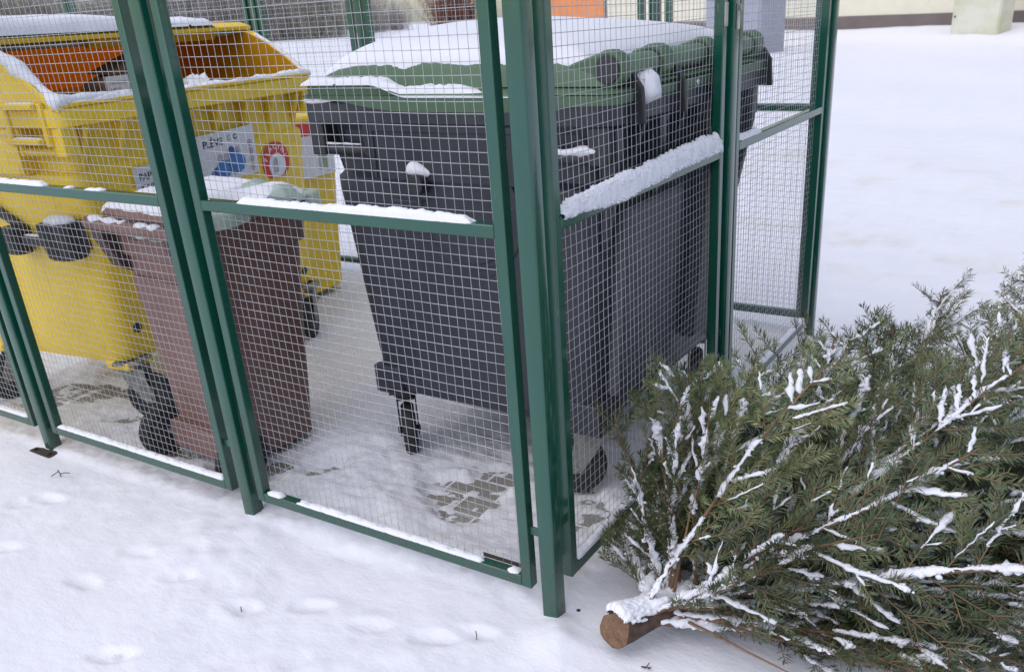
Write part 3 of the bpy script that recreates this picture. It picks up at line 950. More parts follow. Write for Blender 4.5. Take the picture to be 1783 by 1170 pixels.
lid.rings([sring(.655, .525, lambda x, y: low(x, y) + .01), sring(.672, .542, low), sring(.674, .544, lambda x, y: 1.228), sring(.658, .530, lambda x, y: 1.230),
           sring(.656, .528, lambda x, y: max(1.2302, led(x, y) - .006)), sring(.676, .548, lambda x, y: max(1.2306, led(x, y) - .004)), sring(.674, .546, lambda x, y: max(1.2340, led(x, y))),
           sring(.60, .48, lambda x, y: 1.247)], False, True)
lid_o = lid.build('lid', 'lid_green', grey, 40)
xs = np.concatenate([np.linspace(-.626, -.58, 14), np.linspace(-.575, .575, 60)[0:], np.linspace(.58, .626, 14)])
ys = np.linspace(-.506, .501, 60)
DX, DY = np.meshgrid(xs, ys, indexing='ij')
DZ = dome(DX, DY)
di = np.arange(DX.size).reshape(DX.shape)
DF = np.stack([di[:-1, :-1].ravel(), di[1:, :-1].ravel(), di[1:, 1:].ravel(), di[:-1, 1:].ravel()], 1)
np_mesh('lid_dome', np.stack([DX.ravel(), DY.ravel(), DZ.ravel()], 1), DF, 'lid_green', lid_o, 60)
# snow on the dome
def th_dome(X, Y):
    n = fbm(X * 16, Y * 16, 4, 7)
    e = np.minimum(.605 - np.abs(X) + .008 * n, 1)
    fy = Y + .475 + .02 * fbm(X * 22, Y * 9, 4, 17)
    by = .445 - Y + .012 * n
    t = .019 * np.sqrt(np.clip(np.minimum(np.minimum(e, fy * .8), by) / .10, -0.02, 1).clip(0)) * (1 + .10 * fbm(X * 4, Y * 4, 2, 3))
    bad = (e <= 0) | (fy <= 0) | (by <= 0)
    # scraped frosty patch at the front corner
    t = np.where(bad, -.01, t)
    return t
snow_patch('snow', np.concatenate([np.linspace(-.618, -.585, 40), np.linspace(-.58, .58, 150), np.linspace(.585, .618, 40)]), np.concatenate([np.linspace(-.50, -.40, 70), np.linspace(-.395, .40, 70), np.linspace(.405, .47, 40)]), dome, th_dome, lid_o)
# snow lying on the ledge round the lid (near narrow side, then far side)
def ledge_snow(sx, sd):
    ys_ = np.arange(-.53, .47, .006); ws = np.linspace(.612, .676, 14)
    zl = lambda W, Y: np.where(np.abs(Y) < 9, 1.262 - .034 * sstep(-.24, -.10, Y), 0) + 0 * W
    def th(W, Y):
        n = fbm(W * 40, Y * 40, 3, sd)
        edge = np.clip(np.minimum((.676 - W) / .016, (W - .606) / .004), 0, 1)
        al = sstep(-.53, -.47, Y) * (1 - .55 * sstep(.05, .20, Y + .02 * n)) * sstep(.36, .30, Y + .02 * n)
        return (.016 + .006 * n + .012 * sstep(-.2, -.05, Y) * sstep(.2, .0, Y)) * np.sqrt(edge) * al - .0025
    def to3(V):
        return np.stack([sx * V[:, 0], V[:, 1], V[:, 2]], 1)
    snow_patch('snow', ws, ys_, zl, th, lid_o, to3)
ledge_snow(1, 3); ledge_snow(-1, 8)
# hinge tube with four arms
AX, AZ = .500, 1.284
hg = MB()
hg.cyl((-.59, AX, AZ), (.585, AX, AZ), .030, n=24)
hg.build('hinge_tube', 'green_worn', grey, 40)
for ax, w in ((.580, .056), (.285, .075), (-.10, .06), (-.575, .075)):
    a = MB()
    pr = [(.295, 1.262), (.40, 1.300)]
    for k in range(9):
        th = rad(125 - k * 25)
        pr.append((AX + .046 * math.cos(th), AZ + .046 * math.sin(th)))
    pr += [(.475, 1.205), (.40, 1.200), (.31, 1.224)]
    a.extrude(pr, 'x', ax - w / 2, ax + w / 2)
    ar = a.build('hinge_arm', 'lid_green', grey, 40, bevel=.006)
    for e0, e1 in ((ax - w / 2 - .007, ax - w / 2 - .0005), (ax + w / 2 + .0005, ax + w / 2 + .007)):
        c = MB(); c.cyl((e0, AX, AZ), (e1, AX, AZ), .034, n=24)
        c.build('end_cap', 'black_plastic', ar, 40, bevel=.001)
    b = MB()
    b.extrude([(.474, 1.148), (.572, 1.148), (.566, 1.235), (.540, 1.272), (.482, 1.262)], 'x', ax - w / 2 - .030, ax - w / 2 - .012)
    b.build('hinge_bracket', 'black_plastic', grey, 38, bevel=.003)
# loose snow on the container
sn = MB(); lump_tube(sn, [(.655 - .002 * i, -.15 + .013 * i, 1.018 + .006 * math.sin(i * .6)) for i in range(8)], [.004, .018, .026, .030, .028, .022, .014, .004], n=12, seed=4, amp=.4, freq=40); sn.build('snow', 'snow', grey, 180)
sn = MB(); lump_tube(sn, [(.643, .305 + .018 * i, 1.089 + .003 * math.sin(i)) for i in range(12)], [.003, .008, .009, .011, .010, .013, .014, .016, .018, .017, .012, .004], n=10, seed=6, amp=.5, freq=60); sn.build('snow', 'snow', grey, 180)
sn = MB(); lump_tube(sn, [(.643, -.495 + .016 * i, 1.089) for i in range(12)], [.002, .004, .005, .004, .005, .004, .003, .005, .004, .003, .004, .002], n=8, seed=7, amp=.5, freq=80); sn.build('snow', 'snow', grey, 180)
sn = MB(); lump_tube(sn, [(.655, -.52 + .016 * i, 1.214) for i in range(9)], [.004, .012, .014, .014, .013, .012, .010, .007, .002], n=10, seed=8, amp=.3, freq=40, squash=.7); sn.build('snow', 'snow', grey, 180)
sn = MB(); lump_tube(sn, [(.650, .43 + .012 * i, 1.214) for i in range(7)], [.003, .012, .016, .018, .017, .011, .002], n=10, seed=9, amp=.3, freq=50, squash=.7); sn.build('snow', 'snow', grey, 180)
for q0, q1, r_ in (((.47, .50, 1.214), (.40, .53, 1.218), .030), ((.50, .560, 1.215), (.40, .50, 1.25), .050), ((.09, .51, 1.215), (.02, .525, 1.215), .026), ((-.62, .47, 1.215), (-.55, .5, 1.215), .022)):
    n = 8
    sn = MB(); lump_tube(sn, [Vector(q0).lerp(Vector(q1), i / (n - 1)) for i in range(n)], [r_ * (math.sin(math.pi * (i + .25) / (n - .5)) ** .5) for i in range(n)], n=12, seed=hash(r_) % 50, amp=.4, freq=35, squash=.8); sn.build('snow', 'snow', grey, 180)

def squeeze(root, k):
    for o in root.children:
        if o.name.startswith('caster'):
            mx_ = sum(v.co.x for v in o.data.vertices) / len(o.data.vertices)
            for q in [o] + list(o.children):
                q.data.transform(Matrix.Translation((mx_ * (k - 1), 0, 0)))
        else:
            for q in [o] + list(o.children):
                q.data.transform(Matrix.Diagonal((k, 1, 1, 1)))
squeeze(grey, .876)

# --- the yellow container with the roll-top lid pushed open
YT = rad(96.5)
yel, ybody = container('big yellow recycling container with open roll-top lid and printed labels on its front', (-2.606, .835, 0), YT, 'yellow', 'black_plastic', 'fork',
    [(-.53, -.40, rad(-68), .05), (.52, -.42, rad(205), .05), (-.50, .36, rad(160), .06), (.50, .36, rad(60), .04)], (.052, .985), .20)
def arc(tdeg, grow=0.0):
    y = -.528 * math.cos(rad(tdeg))
    z = float(np.interp(-y, [-.528, -.515, -.43, -.34, -.25, -.15, 0, .155, .25, .34, .43, .515, .528], [1.205, 1.225, 1.305, 1.37, 1.412, 1.436, 1.448, 1.428, 1.398, 1.352, 1.293, 1.226, 1.212]))
    n_ = Vector((y * .9, z - 1.0)).normalized()
    return (y + n_.x * grow, z + n_.y * grow)
# fixed side cheeks
for sx in (-1, 1):
    c = MB()
    pr = [arc(a) for a in range(2, 179, 6)] + [(.528, 1.200), (-.528, 1.200)]
    a, b = sorted((sx * .628, sx * .655))
    c.extrude(pr, 'x', a, b)
    # stiffening lip along the arc
    n0 = [arc(a_, .004) for a_ in range(2, 100, 6)]; n1 = [arc(a_, -.022) for a_ in range(2, 100, 6)]
    a, b = sorted((sx * .6555, sx * .664))
    c.extrude(n0 + n1[::-1], 'x', a, b)
    ck = c.build('lid_cheek', 'yellow', yel, 38, bevel=.004)
    c = MB(); a, b = sorted((sx * .624, sx * .6265)); c.extrude(pr, 'x', a, b)
    c.build('painted_glow_skin', 'yellow_shell', ck, 38)  # added inner skin, its orange stands in for light glowing inside the lid
sh = MB()
outer = [[(x, *arc(a, .012)) for a in range(74, 179, 5)] for x in (-.668, .668)]
inner = [[(x, *arc(a, .004)) for a in range(84, 179, 5)] for x in (-.668, .668)]
poly = [arc(a, .014) for a in range(74, 180, 5)] + [arc(a, .006) for a in range(179, 73, -5)]
sh.extrude(poly, 'x', -.668, .668)
shell = sh.build('roll_lid', 'yellow_shell', yel, 30)
bm_ = MB()
by, bz = arc(75, .014)
bm_.extrude([(by - .075, bz - .030), (by - .080, bz - .012), (by - .02, bz + .006), (by + .03, bz + .004), (by + .03, bz - .014), (by - .03, bz - .018)], 'x', -.672, .672)
bm_.build('lid_edge', 'yellow', shell, 38, bevel=.004)
rl = MB(); rl.cyl((-.62, by - .030, bz - .040), (.60, by - .030, bz - .040), .011, n=10)
rl.build('handle_rail', 'galv', shell, 40)
fl = MB(); fl.extrude([(by - .068, bz - .031), (by - .02, bz - .022), (by - .025, bz - .055), (by - .05, bz - .062)], 'x', -.20, .46)
fl.build('grip_flap', 'yellow_shell', shell, 38, bevel=.003)
# front lip of the opening, a flat ledge on the rim
lp = MB(); lp.box(-.655, .655, -.538, -.488, 1.2135, 1.228)
lp.build('rim_lip', 'yellow', yel, 38, bevel=.004)
# outer hand hold ledges on the near narrow side
hl = MB()
for zz, d in ((1.2135, .03), (1.10, .035)):
    hl.box(-.665 - d, -.653, -.45, -.29, zz, zz + .018)
hl.box(-.675, -.653, -.47, -.45, 1.09, 1.232); hl.box(-.675, -.653, -.29, -.27, 1.09, 1.232)
hl.box(-.69, -.653, -.20, .42, 1.2135, 1.229)
hl.build('hand_hold', 'yellow', yel, 38, bevel=.004)
# parking lever group on the near narrow side: two dark bumpers joined by a bar, and a strut
def hxz(z): return body_half(z)[0]
hx7 = hxz(.76)
lv = MB()
lv.loft([(.700, .046, .060, .040, -hx7 - .045, -.395), (.712, .054, .070, .045, -hx7 - .048, -.395), (.80, .060, .078, .045, -hx7 - .050, -.395), (.832, .060, .078, .045, -hx7 - .050, -.395)], n=6)
lv.box(-hx7 - .05, -hx7 + .03, -.44, -.35, .72, .815)
lev = lv.build('bumper', 'black_plastic', yel, 36, bevel=.004)
lv = MB()
lv.loft([(.700, .034, .042, .03, -hx7 - .035, -.115), (.712, .040, .048, .034, -hx7 - .037, -.115), (.80, .044, .050, .034, -hx7 - .038, -.115)], n=6)
lv.box(-hx7 - .04, -hx7 + .03, -.14, -.09, .72, .79)
lv.build('bumper', 'black_plastic', yel, 36, bevel=.004)
lv = MB(); lv.box(-hx7 - .055, -hx7 - .030, -.345, -.155, .735, .772)
lv.build('brake_bar', 'black_plastic', yel, 36, bevel=.005)
lv = MB()
lv.hexa([(-hxz(.8) - .03, -.16, .80), (-hxz(.8) - .004, -.16, .80), (-hxz(.8) - .004, -.10, .80), (-hxz(.8) - .03, -.10, .80),
         (-hxz(.9) - .03, .08, .93), (-hxz(.9) - .004, .08, .93), (-hxz(.9) - .004, .15, .93), (-hxz(.9) - .03, .15, .93)])
lev = lv.build('brake_lever', 'black_plastic', yel, 36, bevel=.006)
# dark scuffs and drain plug on the lower front
for (xx, zz, w_, h_) in ((-.50, .385, .022, .02), (.44, .40, .03, .014), (.50, .335, .02, .03)):
    hy = body_half(zz)[1]
    k = MB(); k.cyl((xx, -hy + .004, zz), (xx, -hy - .0035, zz), w_, w_ * .9, 9)
    k.build('scuff_plug', 'black_plastic', yel, 38)

# snow on the yellow container
ysn = []
_arc = sorted(arc(a, .015) for a in range(2, 179, 3))
ARC_Y = [p[0] for p in _arc]; ARC_Z = [p[1] for p in _arc]
def shell_h(X, Y):
    return np.interp(Y, ARC_Y, ARC_Z)
def th_shell(X, Y):
    n = fbm(X * 14, Y * 14, 3, 5)
    e = np.minimum(np.minimum(.672 - np.abs(X), Y - (by - .082)), (by + .15 - Y) * .5) + .004 * n
    thick = .050 - .024 * sstep(-.25, .3, X)
    t = thick * np.sqrt(np.clip(e / .035, 0, 1)) * (1 + .12 * fbm(X * 5, Y * 5, 2, 2))
    t = np.where(X > .38 + .03 * n, t - .05 * sstep(.42, .50, X), t)
    return np.where(e <= 0, -.01, t)
snow_patch('snow', np.linspace(-.672, .672, 190), np.linspace(by - .085, .33, 70), lambda X, Y: np.where(Y < by, bz + .003 + 0 * X, shell_h(X, Y) + .003), th_shell, shell)
pth = [(-.642, *arc(a, .006)) for a in range(3, 60, 2)]
rs = MB(); lump_tube(rs, pth, [.022 + .008 * math.sin(i * .35) for i in range(len(pth))], n=12, seed=2, amp=.25, freq=22, squash=.9); rs.build('snow', 'snow', yel, 180)
pth = [(.642, *arc(a, .003)) for a in range(4, 62, 2)]
rs = MB(); lump_tube(rs, pth, [.012] * len(pth), n=8, seed=12, amp=.5, freq=40, squash=.6); rs.build('snow', 'snow', yel, 180)
pth = [(-.655 + .02 * i, -.512, 1.232) for i in range(17)]
rs = MB(); lump_tube(rs, pth, [.026 - .0008 * i for i in range(17)], n=12, seed=22, amp=.25, freq=20, squash=.9); rs.build('snow', 'snow', yel, 180)
def th_lip(X, Y):
    n = fbm(X * 20, Y * 20, 4, 27)
    e = np.minimum(Y + .537, -.489 - Y)
    return (.009 + .012 * n + .006 * sstep(.25, .6, X)) * np.sqrt(np.clip(e / .01, 0, 1)) - .002
snow_patch('snow', np.linspace(-.65, .655, 260), np.linspace(-.538, -.488, 14), lambda X, Y: 0 * X + 1.228, th_lip, yel)
for (p0, p1, r_) in (((-.672, -.445, 1.231), (-.672, -.295, 1.231), .012), ((-.676, -.445, 1.118), (-.676, -.295, 1.118), .012), ((-.672, -.19, 1.230), (-.672, .42, 1.230), .016),
                     ((-hx7 - .050, -.455, .832), (-hx7 - .050, -.335, .832), .044), ((-hx7 - .042, -.335, .773), (-hx7 - .042, -.17, .773), .010), ((-.645, .19, 1.04), (-.69, .19, 1.036), .022)):
    n = 16
    hs_ = MB(); lump_tube(hs_, [Vector(p0).lerp(Vector(p1), i / (n - 1)) for i in range(n)], [r_ * math.sin(math.pi * (i + .3) / (n - .4)) ** .4 for i in range(n)], n=10, seed=int(r_ * 999), amp=.25, freq=30, squash=.5 if r_ < .02 else .62)
    hs_.build('snow', 'snow', yel, 180)

# printed labels on the front of the yellow container
def label_frame(x, z, tilt=0.0, lift=.0):
    """matrix: local text plane (X right, Y up) onto the tapered front face at x, z"""
    hy = body_half(z)[1]
    slope = math.atan2(.055, .73)
    R_ = Matrix.Rotation(rad(90) + slope, 4, 'X') @ Matrix.Rotation(tilt, 4, 'Z')
    return Matrix.Translation((x, -hy - .0075 - lift, z)) @ R_
def sheet(name, poly, mat, parent, F, z=0.0, th=.0008):
    m = MB()
    m.extrude(poly, 'z', z, z + th)
    o = m.build(name, mat, parent, None)
    o.data.transform(F)
    return o
def circ(cx_, cy_, r, n=24, ry=None, a0=0, a1=360):
    return [(cx_ + r * math.cos(rad(a0 + (a1 - a0) * i / n)), cy_ + (ry or r) * math.sin(rad(a0 + (a1 - a0) * i / n))) for i in range(n if a1 - a0 == 360 else n + 1)]
def rectp(x0, x1, y0, y1): return [(x0, y0), (x1, y0), (x1, y1), (x0, y1)]

F1 = label_frame(-.065, .845, rad(1.5))
st = sheet('label_sheet', rectp(-.01, .335, -.005, .195), 'paper', yel, F1)
T1 = lambda x, y, z=.0011: F1 @ Matrix.Translation((x, y, z))
text_mesh('lettering', 'PLĒVE', .041, 'ink', st, T1(.036, .142), bold=.0006)
for (px, py, rx, ry, mt) in ((.10, .030, .042, .030, 'dark_blue_ink'), (.135, .046, .045, .036, 'blue_ink'), (.205, .060, .045, .046, 'blue_ink'), (.235, .055, .026, .034, 'blue_ink'), (.165, .082, .030, .026, 'grey_ink'), (.19, .100, .022, .030, 'dark_blue_ink'), (.222, .098, .018, .022, 'grey_ink'), (.17, .045, .016, .014, 'grey_ink'), (.12, .088, .02, .016, 'grey_ink')):
    pl = [(x + .006 * mnoise.noise(Vector((x * 60, y * 60, px * 9))), y + .006 * mnoise.noise(Vector((x * 60, y * 60, 5 + py)))) for x, y in circ(px, py, rx, 26, ry)]
    sheet('film_picture', pl, mt, st, F1, .0010 + .0002 * ((px * 100) % 7))
for i in range(4):
    cy_ = .022 + i * .034
    o_ = circ(.300, cy_, .0135, 20); n_ = circ(.300, cy_, .0112, 20)
    m = MB(); m.rings([[(x, y, .0010) for x, y in o_], [(x, y, .0018) for x, y in o_], [(x, y, .0018) for x, y in n_], [(x, y, .0010) for x, y in n_]], False, False)
    m.box(.2925, .3075, cy_ - .0012, cy_ + .0012, .0010, .0017); m.box(.2985, .3015, cy_ - .009, cy_ + .008, .0009, .0015)
    r_ = m.build('crossed_circle_icon', 'wine_ink', st, None); r_.data.transform(F1)
for i, (sx_, mt) in enumerate(((.185, 'olive_ink'), (.222, 'ink'))):
    m = MB(); o_ = circ(sx_, .163, .011, 18, a0=40, a1=340); n_ = circ(sx_, .163, .0065, 18, a0=340, a1=40)
    m.extrude(o_ + n_, 'z', .0010, .0016)
    r_ = m.build('recycling_icon', mt, st, None); r_.data.transform(F1)
sheet('small_icon', rectp(.016, .034, .012, .030), 'grey_ink', st, F1, .0010)
F2 = label_frame(-.385, .845, rad(1.0))
s2 = sheet('label_sheet', rectp(0, .27, -.03, .128), 'paper', yel, F2)
text_mesh('lettering', 'PAPĪRS', .036, 'ink', s2, F2 @ Matrix.Translation((.018, .078, .0011)), bold=.0006)
text_mesh('lettering', 'KARTONS', .036, 'ink', s2, F2 @ Matrix.Translation((.018, .036, .0011)), bold=.0006)
F3 = label_frame(.385, .885, rad(-1))
s3 = sheet('round_sticker', circ(0, -.015, .088, 40, a0=-28, a1=208) + [(-.045, -.082), (.05, -.078)], 'red_ink', yel, F3)
sheet('sticker_centre', circ(.006, -.030, .053, 32, a0=-20, a1=200) + [(-.028, -.080), (.042, -.075)], 'white_ink', s3, F3, .0010)
sheet('bottle_picture', [(-.02, -.06), (.012, -.058), (.014, -.005), (.004, .004), (-.012, .002), (-.022, -.012)], 'grey_ink', s3, F3, .0020)
for i, ch in enumerate('PLACINI'):
    a = rad(165 - i * 24)
    text_mesh('lettering', ch, .028, 'white_ink', s3, F3 @ Matrix.Translation((.057 * math.cos(a), -.015 + .057 * math.sin(a), .0011)) @ Matrix.Rotation(a - rad(90), 4, 'Z'), 'CENTER', bold=.0006)

# things lying in the yellow container
def in_yellow(x, y, z):
    c, s = math.cos(YT), math.sin(YT)
    return (-2.606 + x * c - y * s, .835 + x * s + y * c, z)
cb = thing('cardboard_box', 'brown cardboard box with a white printed label inside the open yellow container', 'box', in_yellow(-.20, -.12, 1.055), YT + rad(8))
m = MB(); m.hexa([(.0, -.10, -.25), (.30, -.10, -.25), (.30, .0, -.25), (.0, .0, -.25), (-.02, -.10, .20), (.30, -.10, .29), (.30, .0, .29), (-.02, .0, .20)]); bx_ = m.build('box_body', 'cardboard', cb, 38, bevel=.004)
m = MB(); m.hexa([(.06, -.102, .226), (.30, -.102, .292), (.30, .03, .30), (.06, .03, .235), (.06, -.106, .230), (.30, -.106, .296), (.30, .03, .304), (.06, .03, .239)]); m.build('flap', 'cardboard', cb, 38)
m = MB(); m.box(.0, .125, -.1035, -.1008, .08, .225); lb = m.build('label_sheet', 'paper', cb, None)
m = MB(); m.box(.015, .11, -.1046, -.1037, .195, .206); m.box(.015, .07, -.1046, -.1037, .175, .181); m.box(.02, .11, -.1046, -.1037, .11, .114); m.box(.02, .09, -.1046, -.1037, .13, .134)
m.build('print_lines', 'grey_ink', lb, None)
def crumple(name, label, cat, loc, size, mat, seed):
    V = []; F = []
    n, k = 14, 22
    for i in range(n + 1):
        for j in range(k):
            th = math.pi * i / n; ph = 2 * math.pi * j / k
            d = Vector((math.sin(th) * math.cos(ph), math.sin(th) * math.sin(ph), math.cos(th)))
            r = 1 + .35 * mnoise.noise(d * 2.2 + Vector((seed, 0, 0))) + .22 * abs(mnoise.noise(d * 5 + Vector((0, seed, 0))))
            V.append(tuple(d[q] * r * size[q] for q in range(3)))
    for i in range(n):
        for j in range(k):
            F.append((i * k + j, i * k + (j + 1) % k, (i + 1) * k + (j + 1) % k, (i + 1) * k + j))
    o = np_mesh(name, V, F, mat, None, 25)
    o.location = loc
    tag(o, label, cat)
    return o
crumple('crumpled_paper', 'crumpled pale paper just behind the rim of the open yellow container', 'paper', in_yellow(.14, -.36, 1.16), (.09, .06, .09), 'paper', 4)
crumple('waste_bag', 'dull brown bag of waste filling the open yellow container', 'bag', in_yellow(.22, -.02, .74), (.34, .30, .20), 'cardboard', 8)

# ------------------------------------------------------------------ two-wheeled bins (rear with wheels towards -y, front +y)
def wheelie(label, loc, rot, mat, dark, H, tw, td, bw, bd, R, snow_fn=None):
    t = thing('wheelie_bin', label, 'waste bin', loc, rot)
    m = MB()
    zt = H - .055
    m.loft([(.035, bw - .03, bd - .02, .04, 0, -.015), (.05, bw, bd, .05, 0, -.01), (zt * .55, (bw + tw) / 2, (bd + td) / 2 - .003, .055, 0, 0), (zt - .10, tw - .008, td - .006, .06, 0, .008), (zt - .098, tw + .006, td + .008, .06, 0, .008),
            (zt - .004, tw + .012, td + .014, .06, 0, .01), (zt, tw + .018, td + .02, .06, 0, .01), (zt + .008, tw + .018, td + .02, .06, 0, .01), (zt + .008, tw - .01, td - .01, .05, 0, .01), (zt * .5, (bw + tw) / 2 - .012, (bd + td) / 2 - .012, .05, 0, 0)], n=6)
    body = m.build('body', mat, t, 34)
    # raised rear panel and wheel housing
    w = MB()
    def ry(z): return -(bd + (td - bd) * (z / zt)) - .0 - .01 * (1 - z / zt)
    w.hexa([(-bw * .72, ry(.27) + .01, .27), (bw * .72, ry(.27) + .01, .27), (bw * .72, ry(.27) - .006, .27), (-bw * .72, ry(.27) - .006, .27),
            (-tw * .74, ry(zt - .17) + .01, zt - .17), (tw * .74, ry(zt - .17) + .01, zt - .17), (tw * .74, ry(zt - .17) - .004, zt - .17), (-tw * .74, ry(zt - .17) - .004, zt - .17)])
    w.box(-bw * .80, bw * .80, -bd - .055, -bd + .02, .06, .165)
    w.build('moulding', mat, body, 38, bevel=.006)
    # lid
    l = MB()
    l.loft([(zt + .010, tw + .022, td + .026, .07, 0, .012), (zt + .016, tw + .030, td + .034, .075, 0, .014), (zt + .040, tw + .030, td + .034, .075, 0, .014), (zt + .052, tw + .018, td + .022, .07, 0, .014), (zt + .058, tw * .7, td * .7, .06, 0, .014)], n=7)
    ld = l.build('lid', mat, t, 40)
    # handle strip along the rear edge with hinge lugs and side brackets
    h = MB()
    hy = -td - .045
    h.tube([(-tw - .035, hy, zt + .012), (-tw - .020, hy - .006, zt + .014), (tw + .020, hy - .006, zt + .014), (tw + .035, hy, zt + .012)], [.014, .021, .021, .014], 14)
    h.build('handle', mat, t, 40)
    for sx in (-1, 1):
        g = MB()
        a, b = sorted((sx * (tw - .055), sx * (tw + .012)))
        g.extrude([(-td + .02, zt - .005), (hy - .012, zt + .0), (hy - .010, zt - .035), (-td - .012, zt - .14), (-td + .02, zt - .16)], 'x', a, b)
        g.build('hinge_bracket', dark, t, 38, bevel=.004)
    g = MB(); g.box(-.03, .03, hy - .01, -td, zt - .02, zt + .035)
    g.build('hinge_bracket', dark, t, 38, bevel=.004)
    ax = MB(); ax.cyl((-bw - .03, -bd - .035, R), (bw + .03, -bd - .035, R), .011, n=10); ax.build('axle', 'galv', t, 40)
    for sx in (-1, 1):
        q = MB(); q.wheel((sx * (bw + .045), -bd - .035, R), (1, 0, 0), R, .052, 34, .35)
        wh = q.build('wheel', 'rubber', t, 40)
        q = MB(); q.wheel((sx * (bw + .045), -bd - .035, R), (1, 0, 0), R * .62, .058, 26, .1)
        q.build('hub', 'black_plastic', wh, 40)
    return t, ld, zt

BX, BY, BR = -1.54, .375, rad(-5)
bro, bro_lid, bzt = wheelie('brown two-wheeled bin with snow on its lid, in front of the yellow container', (BX, BY, 0), BR, 'brown_plastic', 'brown_dark', .915, .235, .215, .185, .165, .10)
LT = bzt + .055
def th_bl(X, Y):
    n = fbm(X * 13, Y * 13, 4, 3)
    e = np.minimum.reduce([.262 - np.abs(X), Y + .215, .235 - Y]) + .020 * n
    t = .040 * np.sqrt(np.clip(e / .06, 0, 1)) * (1 + .25 * fbm(X * 5, Y * 5, 2, 8))
    groove = np.exp(-((Y + .135 + .02 * n) / .012) ** 2) * sstep(-.12, -.08, X)
    groove = np.maximum(groove, np.exp(-(((X - .20) / .05) ** 2 + ((Y + .02) / .09) ** 2)) * 1.0)
    groove = np.maximum(groove, np.exp(-(((X - .12) / .02) ** 2 + ((Y - .10) / .05) ** 2)))
    t = t - .05 * groove - .0 * n
    return np.where(e <= 0, -.01, t)
snow_patch('snow', np.linspace(-.27, .27, 120), np.linspace(-.225, .245, 110), lambda X, Y: 0 * X + LT - .004 - .012 * np.clip(np.maximum(np.abs(X) / .262, np.abs(Y - .01) / .24) ** 6, 0, 1), th_bl, bro_lid)
m = MB(); lump_tube(m, [(-.235 + .012 * i, -.268, bzt + .030) for i in range(19)], [.004] + [.014 + .006 * math.sin(i * .8) for i in range(17)] + [.003], n=10, seed=31, amp=.35, freq=40, squash=.65); m.build('snow', 'snow', bro, 180)
m = MB(); lump_tube(m, [(.04 + .012 * i, -.268, bzt + .030) for i in range(12)], [.004] + [.013 + .004 * math.sin(i) for i in range(10)] + [.003], n=10, seed=33, amp=.35, freq=40, squash=.65)
m.build('snow', 'snow', bro, 180)
# pale film bag caught under the lid, hanging out at the rear right and along the right-hand edge
def film(name, rows, seed, parent=None):
    V = []; F = []
    n = len(rows); k = len(rows[0])
    for i, r in enumerate(rows):
        for j, p in enumerate(r):
            q = Vector(p)
            nz = mnoise.noise_vector(q * 26 + Vector((seed, seed, seed))) * .010 + mnoise.noise_vector(q * 60 + Vector((seed, 0, 0))) * .005
            V.append(tuple(q + nz))
    for i in range(n - 1):
        for j in range(k - 1):
            F.append((i * k + j, i * k + j + 1, (i + 1) * k + j + 1, (i + 1) * k + j))
    return V, F
rows = []
for i in range(26):                       # along the right side, from rear to front, over the lid
    t = i / 25
    y = -.18 + .44 * t
    r = []
    for j in range(14):
        u = j / 13
        a = u * math.pi * 1.15
        rr = .018 + .012 * math.sin(t * 5 + 1) ** 2 + .012 * mnoise.noise(Vector((t * 6, u * 3, 2)))
        r.append((.262 - .10 * (1 - t) * 0 + .035 * math.sin(t * 7) - rr * math.cos(a) * 1.3 - .03, y, LT - .012 + rr * math.sin(a) * 1.05 - .02 * (u > .85)))
    rows.append(r)
V1, F1_ = film('a', rows, 3)
rows = []
for i in range(20):                       # lobe drooping below the rear edge
    t = i / 19
    r = []
    for j in range(14):
        u = j / 13
        wv = math.sin(math.pi * t)
        x = .02 + .24 * t
        r.append((x, -.246 - .030 * math.sin(math.pi * u) - .012 * wv, bzt + .004 - (.004 + .012 * wv * (.75 + .3 * math.sin(t * 9))) * u))
    rows.append(r)
V2, F2_ = film('b', rows, 7)
rows = []
for i in range(20):                       # lobe lying over the front part of the lid
    t = i / 19
    r = []
    for j in range(14):
        u = j / 13
        r.append((-.02 + .30 * u, .06 + .16 * t, LT + .006 + .035 * math.sin(math.pi * t) * math.sin(math.pi * u) ** .7 + .012 * math.sin(u * 14 + t * 4)))
    rows.append(r)
V3, F3_ = film('c', rows, 11)
VV = V1 + V2 + V3
FF = F1_ + [tuple(i + len(V1) for i in f) for f in F2_] + [tuple(i + len(V1) + len(V2) for i in f) for f in F3_]
bag = np_mesh('plastic_bag', VV, FF, 'bag', None, 60)
bag.location = (BX, BY, 0); bag.rotation_euler = (0, 0, BR)
tag(bag, 'pale green plastic bag sticking out from under the lid of the brown bin', 'plastic bag')
# snow heaped at the far yellow bin
ybin, ybin_lid, yzt = wheelie('narrow yellow bin with a red and white sticker, half hidden behind the open container', (-2.90, 1.80, 0), rad(-90), 'yellow', 'black_plastic', 1.0, .285, .335, .250, .27, .10)
FC = Matrix.Translation((-.085, .372, .70)) @ Matrix.Rotation(rad(180), 4, 'Z') @ Matrix.Rotation(rad(93.5), 4, 'X')
s5 = sheet('label_sheet', rectp(-.20, .105, -.01, .20), 'paper', ybin, FC)
sheet('red_band', rectp(-.20, .10, .201, .265), 'red_ink', s5, FC)
text_mesh('lettering', 'JL', .058, 'white_ink', s5, FC @ Matrix.Translation((.035, .212, .0011)), bold=.0015)
sheet('bottle_picture', [(.02, .03), (.05, .02), (.055, .10), (.04, .17), (.03, .17), (.018, .11)], 'olive_ink', s5, FC, .0010)
sheet('bottle_picture', [(-.01, .02), (.016, .02), (.018, .09), (.008, .13), (-.005, .13), (-.012, .08)], 'grey_ink', s5, FC, .0010)
for i in range(6):
    y0 = .165 - i * .011
    sheet('print_lines', rectp(.05, .09 - .006 * (i % 3), y0, y0 + .005), 'wine_ink', s5, FC, .0010)
